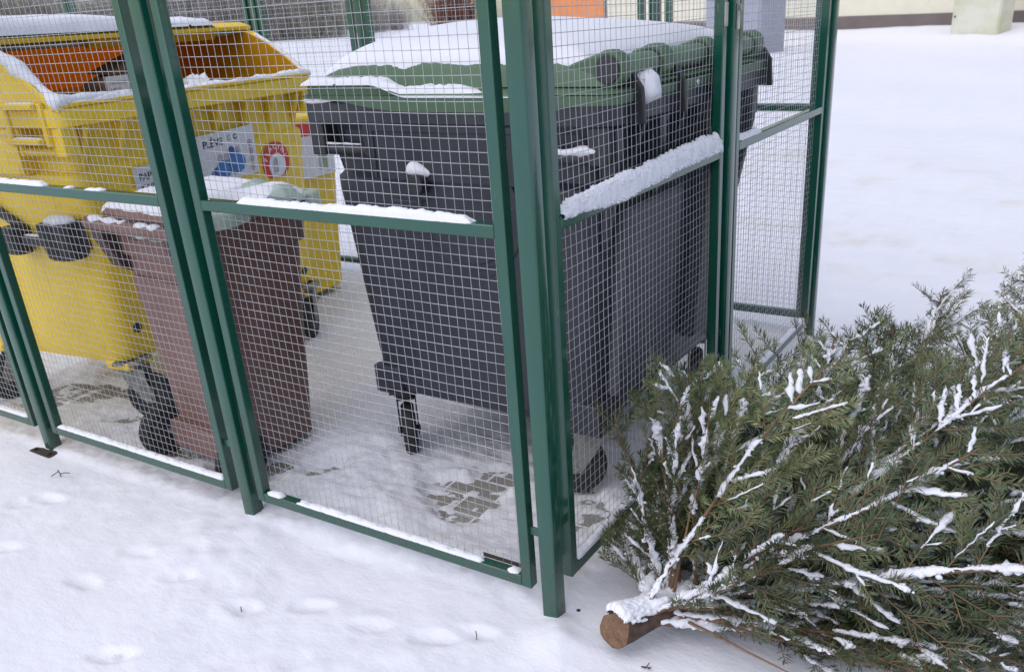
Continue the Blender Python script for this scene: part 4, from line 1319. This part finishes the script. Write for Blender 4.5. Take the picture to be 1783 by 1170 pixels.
sheet('print_lines', rectp(.04, .09, .008, .013), 'grey_ink', s5, FC, .0010)

# ------------------------------------------------------------------ felled spruce lying beside the enclosure
tree = thing('spruce_tree', 'felled green spruce lying beside the corner post, sawn butt forward, snow along its branches', 'tree', (.195, -.02, 0))
TO = Vector((.195, -.02, 0))
ta = Vector((.50, .86, .02)).normalized()
TLEN = 2.35
def trunk_p(s):
    return TO + Vector((0, 0, .080)) + ta * s + Vector((.03 * math.sin(s * 2.1), .02 * math.sin(s * 1.3), .02 * s * s * .3))
def trunk_r(s): return .033 * (1 - s / (TLEN + .2)) ** .8 + .003
tm = MB()
rs = []
for i in range(70):
    s = -.02 + i * (TLEN + .02) / 69
    c = trunk_p(s); r = trunk_r(max(s, 0))
    A = ta.cross(Vector((0, 0, 1))).normalized(); B = A.cross(ta).normalized()
    ring = []
    for k in range(18):
        th = 2 * math.pi * k / 18
        d = A * math.cos(th) + B * math.sin(th)
        q = r * (1 + .22 * mnoise.noise(d * 1.7 + Vector((s * 9, 0, 0))) + .16 * mnoise.noise(d * 4 + Vector((s * 25, 3, 0))) + .08 * mnoise.noise(d * 9 + Vector((s * 60, 3, 5))) + (.18 * max(0, .06 - s) / .06 if s < .06 else 0))
        ring.append(c + d * q - ta * (.018 * math.cos(th + 2.2) if i == 0 else 0) - TO)
    rs.append(ring)
tm.rings(rs, False, True)
trunk = tm.build('trunk', 'bark', tree, 50)
cm = MB()
cc = sum((Vector(p) for p in rs[0]), Vector()) / 18
half = [cc.lerp(Vector(p), .55) - ta * .004 for p in rs[0]]
cm.rings([[cc.lerp(Vector(p), .995) for p in rs[0]], half, [cc.lerp(Vector(p), .1) - ta * .003 for p in rs[0]]], False, True)
cm.build('sawn_end', 'cutwood', trunk, 50)

TR = random.Random(23)
FENCE_X = .022
polys = []                 # (branch index, kind, list of points, list of radii)
branches = []
def grow(p, d, L, n, bend, wob, sag=0.0, fence=True, zmin=.03):
    pts = [p.copy()]; d = d.normalized(); st = L / n
    for i in range(n):
        d = (d + bend * (1.0 / n) + Vector((TR.gauss(0, wob), TR.gauss(0, wob), TR.gauss(0, wob))) + Vector((0, 0, -sag / n))).normalized()
        q = pts[-1] + d * st
        lim = FENCE_X + .008 * TR.random()
        if fence and q.y > .0 and q.x < lim and q.z < 2:
            d = Vector((max(0.02, d.x + .25), d.y * 1.0 + .05, d.z + .25)).normalized(); q = pts[-1] + d * st
            q.x = max(q.x, lim)
        if q.z < zmin:
            d = Vector((d.x, d.y, max(.03, d.z * -.1))).normalized(); q = pts[-1] + d * st
            q.z = max(q.z, zmin)
        pts.append(q)
    return pts

def make_branch(bi, p0, d0, L, bend, sag, fan, bare=.16, dens=1.0, r0=None):
    n = max(8, int(L / .052))
    pts = grow(p0, d0, L, n, bend, .035, sag)
    r0 = r0 or .0034 + .0028 * L
    polys.append((bi, 0, pts, [r0 * (1 - .75 * i / n) + .0008 for i in range(n + 1)], fan))
    # side twigs
    acc = 0; side = 1
    i0 = max(1, int(bare * n))
    for i in range(i0, n):
        u = i / n
        t = (pts[i + 1] - pts[i]).normalized()
        b = t.cross(fan)
        if b.length < .1: continue
        b.normalize()
        nn = b.cross(t).normalized()
        for sd in (-1, 1):
            if TR.random() > .84 * dens: continue
            l = (.30 * L * (1 - u) ** .6 + .075) * TR.uniform(.65, 1.15)
            if u < .35: l *= .55 + u
            ang = rad(TR.uniform(42, 60))
            dd = t * math.cos(ang) + b * sd * math.sin(ang) + nn * TR.gauss(0, .16)
            k = max(3, int(l / .02))
            tp = grow(pts[i].lerp(pts[i + 1], TR.random()), dd, l, k, t * .30 + Vector((0, 0, .10)), .018, .12)
            polys.append((bi, 1, tp, [.0019 * (1 - .6 * q / k) for q in range(k + 1)], nn))
            if l > .13:
                for q in range(1, k - 1):
                    tt = (tp[q + 1] - tp[q]).normalized()
                    b2 = tt.cross(nn); 
                    if b2.length < .1: continue
                    b2.normalize()
                    for s2 in (-1, 1):
                        if TR.random() > .20: continue
                        l2 = min(.085, (l - q * l / k) * .62 + .015) * TR.uniform(.7, 1.1)
                        if l2 < .025: continue
                        d2 = tt * .72 + b2 * s2 * .7 + nn * TR.gauss(0, .1)
                        k2 = max(2, int(l2 / .02))
                        polys.append((bi, 2, grow(tp[q], d2, l2, k2, tt * .3, .02, .1), [.0013] * (k2 + 1), nn))
    # terminal shoots
    return pts

up0 = (Vector((0, 0, 1)) - ta * ta.z).normalized()
rt0 = ta.cross(Vector((0, 0, 1))).normalized()           # towards the open ground on the right
bi = 0
s = .075
while s < 2.15:
    nb = 6 if s < 1.5 else 5
    ph0 = TR.uniform(0, 360)
    for k in range(nb):
        ph = rad(ph0 + 360 * k / nb + TR.uniform(-16, 16))
        rd = up0 * math.sin(ph) + rt0 * math.cos(ph)
        dn = rd.z < -.45
        if dn and TR.random() < .35: continue
        L = (1.0 - .13 * s) * TR.uniform(.82, 1.12)
        if rd.z > .5: L *= .80 if s < 1.1 else 1.0
        if rd.dot(rt0) < -.5: L *= .85
        ang = rad(TR.uniform(36, 56)) if s < 1.4 else rad(TR.uniform(40, 60))
        d0 = ta * math.cos(ang) + rd * math.sin(ang)
        if dn: d0 = (d0 + rt0 * (.8 if rd.dot(rt0) > 0 else -.5)).normalized()
        fan = (ta * .9 + rd * .25).normalized()
        if rd.z < .2: fan = (ta * .45 + Vector((0, 0, 1)) * .7).normalized()
        ps = s + TR.uniform(-.025, .025)
        p0 = trunk_p(ps) + rd * trunk_r(ps) * .8
        branches.append((bi, p0)); make_branch(bi, p0, d0, L * 1.06, ta * .22, .10 if rd.z > -.2 else .02, fan)
        bi += 1
    s += .168
# bare dead stems at the butt and low sprays in front
for (d, L, sg) in (((.80, .05, .16), .42, .30), ((.86, -.02, .05), .60, .05), ((.25, .28, .85), .30, .0), ((.02, .35, .85), .34, .0), ((-.1, .45, .75), .36, .0), ((.55, -.25, .04), .36, .02)):
    p0 = trunk_p(.12) + Vector(d).normalized() * .03
    n = 12
    pts = grow(p0, Vector(d), L, n, ta * .15, .05, sg)
    polys.append((bi, 3, pts, [.0045 * (1 - .7 * i / n) for i in range(n + 1)], ta.copy()))
    branches.append((bi, p0)); bi += 1
for (pp, d, L, z) in ((.10, (.70, .62, .10), .82, 0), (.16, (.90, .40, .04), .80, 0), (.10, (.98, .10, .02), .78, 0), (.2, (.85, .5, .22), .75, 0), (.14, (-.50, .70, .30), .55, 0), (.10, (-.66, .62, .05), .42, 0), (.12, (-.30, .60, .62), .62, 0), (.18, (-.05, .70, .55), .70, 0), (.3, (.85, .3, .12), .7, 0), (.2, (.35, .35, .8), .55, 0), (.34, (.55, .2, .75), .55, 0), (.28, (.75, .45, .5), .65, 0), (.45, (.2, .5, .8), .6, 0), (.16, (-.25, .35, .75), .5, 0), (.12, (-.35, .25, .85), .5, 0), (.22, (-.45, .5, .6), .55, 0), (.13, (.45, .10, .55), .40, 0), (.17, (.62, .12, .30), .45, 0), (.22, (.5, -.05, .45), .42, 0), (1.35, (.62, .38, .72), .78, 0), (1.1, (.55, .35, .75), .75, 0), (1.3, (.35, .5, .8), .70, 0), (.85, (.65, .15, .75), .7, 0), (1.2, (.75, .25, .6), .7, 0), (1.2, (.5, .5, .75), .74, 0), (1.45, (.55, .42, .78), .78, 0), (1.6, (.45, .35, .85), .80, 0), (1.75, (.2, .4, .9), .78, 0), (.14, (-.2, .30, .9), .5, 0), (.24, (-.35, .3, .8), .55, 0), (.2, (-.1, .15, .95), .48, 0), (.34, (-.4, .45, .75), .6, 0), (.55, (-.15, .6, .78), .62, 0), (.72, (-.05, .6, .75), .6, 0), (1.2, (-.5, .6, .55), .62, 0), (1.45, (-.6, .55, .5), .62, 0), (.45, (-.3, .65, .72), .6, 0), (.3, (.93, .42, .10), .85, 0), (.22, (.96, .30, .06), .80, 0), (.11, (.70, .30, .12), .5, 0), (.09, (.55, .0, .35), .36, 0), (.5, (.9, .25, .25), .75, 0), (.62, (.85, .05, .35), .7, 0), (.8, (.75, .35, .5), .7, 0), (.55, (.7, .55, .45), .75, 0), (.75, (.9, .3, .1), .75, 0), (1.0, (.8, .4, .4), .7, 0)):
    p0 = trunk_p(pp)
    branches.append((bi, p0)); make_branch(bi, p0, Vector(d), L, ta * .12, .10, (ta * .3 + Vector((0, 0, 1)) * .8).normalized(), bare=.22, r0=.0056)
    bi += 1
NB = bi

# canopy height map, to know which shoots lie open to the sky
CELL = .055
hm = {}
for (b, kd, pts, rr, fan) in polys:
    for p in pts:
        key = (int(math.floor(p.x / CELL)), int(math.floor(p.y / CELL)))
        if p.z > hm.get(key, -1): hm[key] = p.z
def canopy(p):
    a, b = int(math.floor(p.x / CELL)), int(math.floor(p.y / CELL))
    return hm.get((a, b), 0)

def needles_for(pts, fan, tint, dens, nlen, start=0.0):
    P = np.array([tuple(p) for p in pts])
    seg = np.linalg.norm(np.diff(P, axis=0), axis=1); cum = np.concatenate([[0], np.cumsum(seg)])
    L = cum[-1]; n = int((L - start) * dens)
    if n < 4: return None
    s_ = np.sort(RNG.uniform(start, L, n))
    q = np.stack([np.interp(s_, cum, P[:, i]) for i in range(3)], 1)
    q2 = np.stack([np.interp(np.minimum(s_ + .006, L + .006), np.append(cum, L + .02), np.append(P[:, i], P[-1, i] + (P[-1, i] - P[-2, i]) / max(seg[-1], 1e-6) * .02)) for i in range(3)], 1)
    T = q2 - q; T /= np.linalg.norm(T, axis=1, keepdims=True) + 1e-9
    N = np.array(tuple(fan)); N = N - T * (T @ N)[:, None]; N /= np.linalg.norm(N, axis=1, keepdims=True) + 1e-9
    Bv = np.cross(T, N)
    sd = np.where(RNG.random(n) < .5, -1, 1)
    th = sd * np.radians(RNG.normal(56, 36, n))
    al = np.radians(RNG.uniform(38, 62, n)) * np.clip(.55 + (L - s_) / .03, .4, 1)
    D = T * np.cos(al)[:, None] + (N * np.cos(th)[:, None] + Bv * np.sin(th)[:, None]) * np.sin(al)[:, None]
    D[:, 2] += .06
    ln = nlen * RNG.uniform(.72, 1.12, n) * np.clip(.55 + (L - s_) / .02, .5, 1)
    sv = np.cross(D, N); sv /= np.linalg.norm(sv, axis=1, keepdims=True) + 1e-9
    wv = sv * .00135
    V = np.stack([q, q + D * (ln * .45)[:, None] + wv, q + D * ln[:, None], q + D * (ln * .45)[:, None] - wv], 1).reshape(-1, 3)
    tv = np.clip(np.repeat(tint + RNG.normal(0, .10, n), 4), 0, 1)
    return V, tv

by_branch = {}
for pl in polys: by_branch.setdefault(pl[0], []).append(pl)
for b in range(NB):
    p0 = branches[b][1]
    stem = MB(); sno = MB()
    NV = []; NTt = []
    base_t = .42 + TR.gauss(0, .12)
    for (bb, kd, pts, rr, fan) in by_branch[b]:
        stem.tube([p - TO for p in pts], rr, 6 if kd in (0, 3) else 3, caps=False)
        if kd != 3:
            start = {0: .17 * len(pts) * .052, 1: .006, 2: .002}[kd]
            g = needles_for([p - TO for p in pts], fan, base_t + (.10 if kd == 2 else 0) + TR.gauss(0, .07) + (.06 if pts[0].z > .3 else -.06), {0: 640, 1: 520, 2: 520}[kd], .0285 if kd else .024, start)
            if g is not None: NV.append(g[0]); NTt.append(g[1])
        # snow
        if kd == 3 or (kd == 1 and TR.random() < .18) or (kd == 2 and TR.random() < .6): continue
        thr = {0: .9, 1: .75, 2: .3}[kd]
        run = []
        sd = TR.randint(0, 99)
        dense_pts = []
        for i in range(len(pts) - 1):
            k = max(1, int((pts[i + 1] - pts[i]).length / .008))
            dense_pts += [pts[i].lerp(pts[i + 1], j / k) for j in range(k)]
        rb = {0: .0112, 1: .0082, 2: .0068}[kd]
        def flush():
            if len(run) >= (7 if kd == 0 else 4):
                m_ = len(run)
                path = [q[0] - TO + Vector((TR.gauss(0, .0016), TR.gauss(0, .0016), q[1] * .45 + .002)) for q in run]
                rad_ = [max(.0012, q[1] * (.85 + 1.0 * mnoise.noise(q[0] * 26)) * min(1, (i + .6) / 2.0, (m_ - i - .4) / 2.0) ** .5) for i, q in enumerate(run)]
                lump_tube(sno, path, rad_, n=8 if kd else 10, seed=sd, amp=1.0, freq=85, squash=.62)
                for (c0, r_) in zip(path, rad_):
                    for _ in range(1 if kd else 2):
                        if TR.random() < .35: continue
                        w_ = r_ * (1.6 if kd else 1.4)
                        blob(sno, c0 + Vector((TR.uniform(-w_, w_) * .8, TR.uniform(-w_, w_) * .8, TR.gauss(-.15, .2) * r_)), r_ * TR.uniform(.35, .75))
        for i, p in enumerate(dense_pts):
            t = dense_pts[min(i + 1, len(dense_pts) - 1)] - dense_pts[max(i - 1, 0)]
            flat = 1 - abs(t.z) / (t.length + 1e-9)
            nz = mnoise.noise(p * (7 if kd == 0 else 9) + Vector((3, 0, 0))) + .40 * mnoise.noise(p * 30)
            if kd and i > len(dense_pts) - 3: nz -= 1
            if kd == 0 and i > len(dense_pts) - 6: nz -= 1
            cut = {0: -.50, 1: -.17, 2: -.04}[kd] + (.7 * max(0, .45 - flat)) + {0: .25, 1: .6, 2: 1.2}[kd] * max(0, canopy(p) - p.z - .07)
            if p.z > canopy(p) - thr and nz > cut and p.z > .035:
                run.append((p, rb * (.75 + .55 * min(1, max(0, nz - cut))) * (.65 + .35 * flat)))
            else:
                flush(); run = []
        flush(); run = []
    so_ = stem.build('branch', 'twig', tree, 60, fix=False)
    if NV:
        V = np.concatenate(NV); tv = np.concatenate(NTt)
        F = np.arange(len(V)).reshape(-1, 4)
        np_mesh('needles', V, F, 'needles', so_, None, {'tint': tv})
    if sno.v:
        sno.build('snow', 'snow', so_, 180, fix=False)['kind'] = 'stuff'
# snow on the butt of the trunk
def th_tr(S, A):
    n = fbm(S * 30, A * 3, 4, 3)
    e = np.minimum.reduce([(S + .012) * 3.0, (.19 - S) * 1.2, (1.15 - np.abs(A - .35)) * .05]) + .026 * n + .010 * fbm(S * 90, A * 9, 3, 8)
    return .013 * np.sqrt(np.clip(e / .03, 0, 1)) * (1 + .4 * n + .25 * fbm(S * 120, A * 12, 2, 5)) - .001
def tr3(V):
    out = []
    A = ta.cross(Vector((0, 0, 1))).normalized(); B = A.cross(ta).normalized()
    for s_, a_, h in V:
        c = trunk_p(s_); d = B * math.cos(a_) - A * math.sin(a_)
        out.append(tuple(c + d * (trunk_r(max(s_, 0)) * (1.06 + (.25 * max(0, .06 - s_) / .06 if s_ < .06 else 0)) + h) - TO))
    return np.array(out)
snow_patch('snow', np.linspace(-.02, .20, 90), np.linspace(-1.1, 1.9, 80), lambda S, A: 0 * S, th_tr, trunk, tr3)
print('tree branches', NB, 'polys', len(polys))

# ------------------------------------------------------------------ far background
bA = Vector((-9.021, 33.446, 0)); bd_ = Vector((.92268, -.38556, 0)); bn = Vector((-.38556, -.92268, 0))
bang = math.atan2(bd_.y, bd_.x)
bld = thing('apartment_building', 'cream and orange rendered building with a brown grey plinth beyond the snow', 'building', tuple(bA), bang)
# local: x along the facade, -y towards the camera
m = MB(); m.box(-11.4, 26, 0, 9, .66, 7.5); m.build('wall', 'wall', bld, 38)
m = MB(); m.box(-16.6, -11.404, .05, 9, .66, 7.5); m.build('wall', 'orange_wall', bld, 38)
m = MB(); m.box(-16.7, 26, -.05, 8.9, -.5, .656); m.build('plinth', 'plinth', bld, 38, bevel=.02)
m = MB(); m.box(-11.62, -11.41, -.02, .045, .66, 7.5); m.build('downpipe', 'trim', bld, 38)
m = MB(); m.box(-17, 26.4, -.5, 9.4, 7.505, 7.8); m.build('roof', 'trim', bld, 38)
for k in range(8):
    x = -9.5 + 4.2 * k
    f = MB(); f.box(x, x + 1.5, -.03, .05, 3.0, 4.5); fo = f.build('window', 'wall', bld, 38, bevel=.02)
    g = MB(); g.box(x + .1, x + 1.4, -.035, -.0305, 3.1, 4.4); g.build('pane', 'black_plastic', fo, None)
cab_ = thing('utility_cabinet', 'mossy cream utility cabinet with a small plate standing in front of the cream building', 'cabinet', (-2.45, 28.35, 0), bang)
m = MB(); m.box(-.72, .72, -.35, .35, -.2, 2.3); cbo = m.build('cabinet_body', 'cab_paint', cab_, 38, bevel=.02)
m = MB(); m.box(-.68, .68, -.365, -.352, .06, 2.24); dr = m.build('door', 'cab_paint', cab_, 38, bevel=.008)
m = MB(); m.box(-.75, .75, -.40, .40, 2.301, 2.40); m.build('roof', 'cab_paint', cab_, 38, bevel=.02)
m = MB(); m.box(-.10, .22, -.372, -.3665, 1.28, 1.42); m.build('plate', 'paper', dr, None)
m = MB(); m.cyl((-.62, -.39, .62), (-.62, -.366, .62), .025, n=12); m.build('lock', 'black_plastic', dr, 40)
m = MB(); m.box(-.78, .78, -.42, .42, -.25, .04); m.build('plinth', 'plinth', cab_, 38, bevel=.02)
kio = thing('transformer_kiosk', 'blue grey sheet metal kiosk behind the wire mesh, left of the side fence door', 'kiosk', (-8.05, 24.1, 0), bang)
m = MB(); m.box(-1.02, 1.02, -.5, .5, -.2, 1.46); m.build('kiosk_body', 'blue_grey', kio, 38, bevel=.02)
m = MB(); m.box(-1.07, 1.07, -.55, .55, 1.461, 1.52); m.build('roof', 'blue_grey', kio, 38, bevel=.015)
m = MB(); m.box(-.96, -.02, -.515, -.502, -.1, 1.40); m.build('door', 'blue_grey', kio, 38, bevel=.006)
m = MB(); m.box(.02, .96, -.515, -.502, -.1, 1.40); m.build('door', 'blue_grey', kio, 38, bevel=.006)

def bush_mesh(seed, w, h, n, leafy=False):
    rg = np.random.default_rng(seed)
    # clumped fine twigs rising and arching outwards from many stems
    k = n
    base = np.stack([rg.normal(0, w * .22, k), rg.normal(0, w * .22, k), np.zeros(k)], 1)
    lean = rg.normal(0, .42, (k, 2))
    L = h * rg.uniform(.35, 1.05, k)
    st = np.stack([lean[:, 0], lean[:, 1], np.ones(k)], 1); st /= np.linalg.norm(st, axis=1, keepdims=True)
    Vs = []; Fs = []; o = 0
    def blades(P0, D, ln, wd):
        nonlocal o
        sv = np.cross(D, rg.normal(size=D.shape)); sv /= np.linalg.norm(sv, axis=1, keepdims=True)
        V = np.stack([P0 - sv * wd[:, None], P0 + sv * wd[:, None], P0 + D * ln[:, None] + sv * wd[:, None] * .3, P0 + D * ln[:, None] - sv * wd[:, None] * .3], 1).reshape(-1, 3)
        Fs.append(np.arange(len(V)).reshape(-1, 4) + o); o += len(V); Vs.append(V)
    blades(base, st, L, np.full(k, .018))
    for lev in range(3):
        m_ = k * (9 if lev < 2 else 14)
        i = rg.integers(0, k, m_)
        t = rg.uniform(.06, 1, m_)
        p = base[i] + st[i] * (L[i] * t)[:, None]
        d = st[i] + rg.normal(0, .75, (m_, 3)); d[:, 2] += .15; d /= np.linalg.norm(d, axis=1, keepdims=True)
        ln = rg.uniform(.15, .55, m_) * (1.3 - .5 * t) * (h / 5 + .25)
        if leafy: ln *= .35
        blades(p + rg.normal(0, .12, (m_, 3)), d, ln, np.full(m_, .03 if leafy else .013))
    V = np.concatenate(Vs); V[:, 2] = np.maximum(V[:, 2], -.1)
    return V, np.concatenate(Fs)
C0 = Vector((.965, -1.503, 0))
sh0 = None
BUSH = [(-49.66, 22.45), (-49.03, 23.73), (-48.35, 25.03), (-47.61, 26.36), (-46.81, 27.71), (-45.95, 29.07), (-45.03, 30.45), (-44.03, 31.83), (-42.97, 33.22), (-41.83, 34.61), (-40.63, 35.99), (-39.36, 37.36), (-38.01, 38.71), (-36.6, 40.03), (-35.12, 41.32)]
protos = []
for q in range(3):
    V, F = bush_mesh(50 + q, 6.5, 7.0, 260)
    e = thing('bare_shrub', 'bare', 'shrub', (0, 0, -20), 0, 'bare shrubs along the far edge of the snow')
    np_mesh('twigs', V, F, 'shrub' if q != 1 else 'shrub_b', e, None)
    protos.append(e)
br = random.Random(5)
used = [False] * 3
for i, (x, y) in enumerate(BUSH):
    for row in range(2):
        f = (1.78 if row == 0 else 2.05) * (1 + br.uniform(-.05, .05))
        if i >= 13: f *= 1.22
        if row and i >= 12: continue
        px = C0.x + (x - C0.x) * f + br.uniform(-1.5, 1.5); py = C0.y + (y - C0.y) * f + br.uniform(-1.5, 1.5)
        q = br.randrange(3)
        sc = br.uniform(.8, 1.25) * (.6 if i >= 13 else 1)
        lab = 'bare grey brown shrub in the blurred thicket at the far edge of the snow'
        if not used[q]:
            o = protos[q]; used[q] = True
            o.location = (px, py, -.1); o.rotation_euler = (0, 0, br.uniform(0, 6)); o['label'] = lab; o.scale = (sc,) * 3
        else:
            dup(protos[q], (px, py, -.1), br.uniform(0, 6), lab, (sc * br.uniform(.9, 1.2), sc, sc * br.uniform(.85, 1.15)))
for q in range(3):
    if not used[q]:
        bpy.data.objects.remove(protos[q].children[0]); bpy.data.objects.remove(protos[q])
V, F = bush_mesh(77, 3.2, 4.2, 420, True)
rh = np_mesh('beech_shrub', V, F, 'russet', None, None)
rh.location = (-43.3, 57.8, .55)
tag(rh, 'reddish brown leafy shrub behind the domed lid of the grey container', 'shrub')

# small dry grass stalks and twigs in the foreground snow
def stalks(name, label, cat, x, y, segs, r=.0012):
    m = MB()
    z = float(ground_h(np.array([x]), np.array([y]))[0])
    for sg in segs:
        m.tube([(p[0], p[1], p[2]) for p in sg], r, 5)
    o = m.build(name, 'drygrass', None, 60)
    o.location = (x, y, z)
    tag(o, label, cat)
stalks('grass_stalk', 'small forked dark grass stalk poking from the snow near the left fence post', 'grass', -1.99, -.115, [[(0, 0, -.01), (0, .0, .012), (-.008, 0, .026)], [(0, 0, .012), (.03, .004, .022), (.045, .01, .02)], [(-.005, 0, .02), (-.025, -.02, .006)]], .0018)
stalks('grass_stalk', 'thin dark grass stalk standing in a paw print near the corner post', 'grass', -.150, -.150, [[(0, 0, -.01), (.003, .002, .012), (.0, .003, .024)]], .0013)
stalks('grass_stalk', 'tiny grass tip in the paw print at lower centre', 'grass', -.80, -.335, [[(0, 0, -.01), (.001, .001, .016)]], .0014)
stalks('spruce_sprig', 'small green spruce sprig dropped on the snow below the sawn trunk', 'twig', .27, -.05, [[(-.012, 0, .004), (.012, .004, .006)], [(0, 0, .004), (.004, .012, .012)], [(0, 0, .004), (-.004, -.01, .012)], [(.006, 0, .004), (.014, -.006, .014)]], .0014)
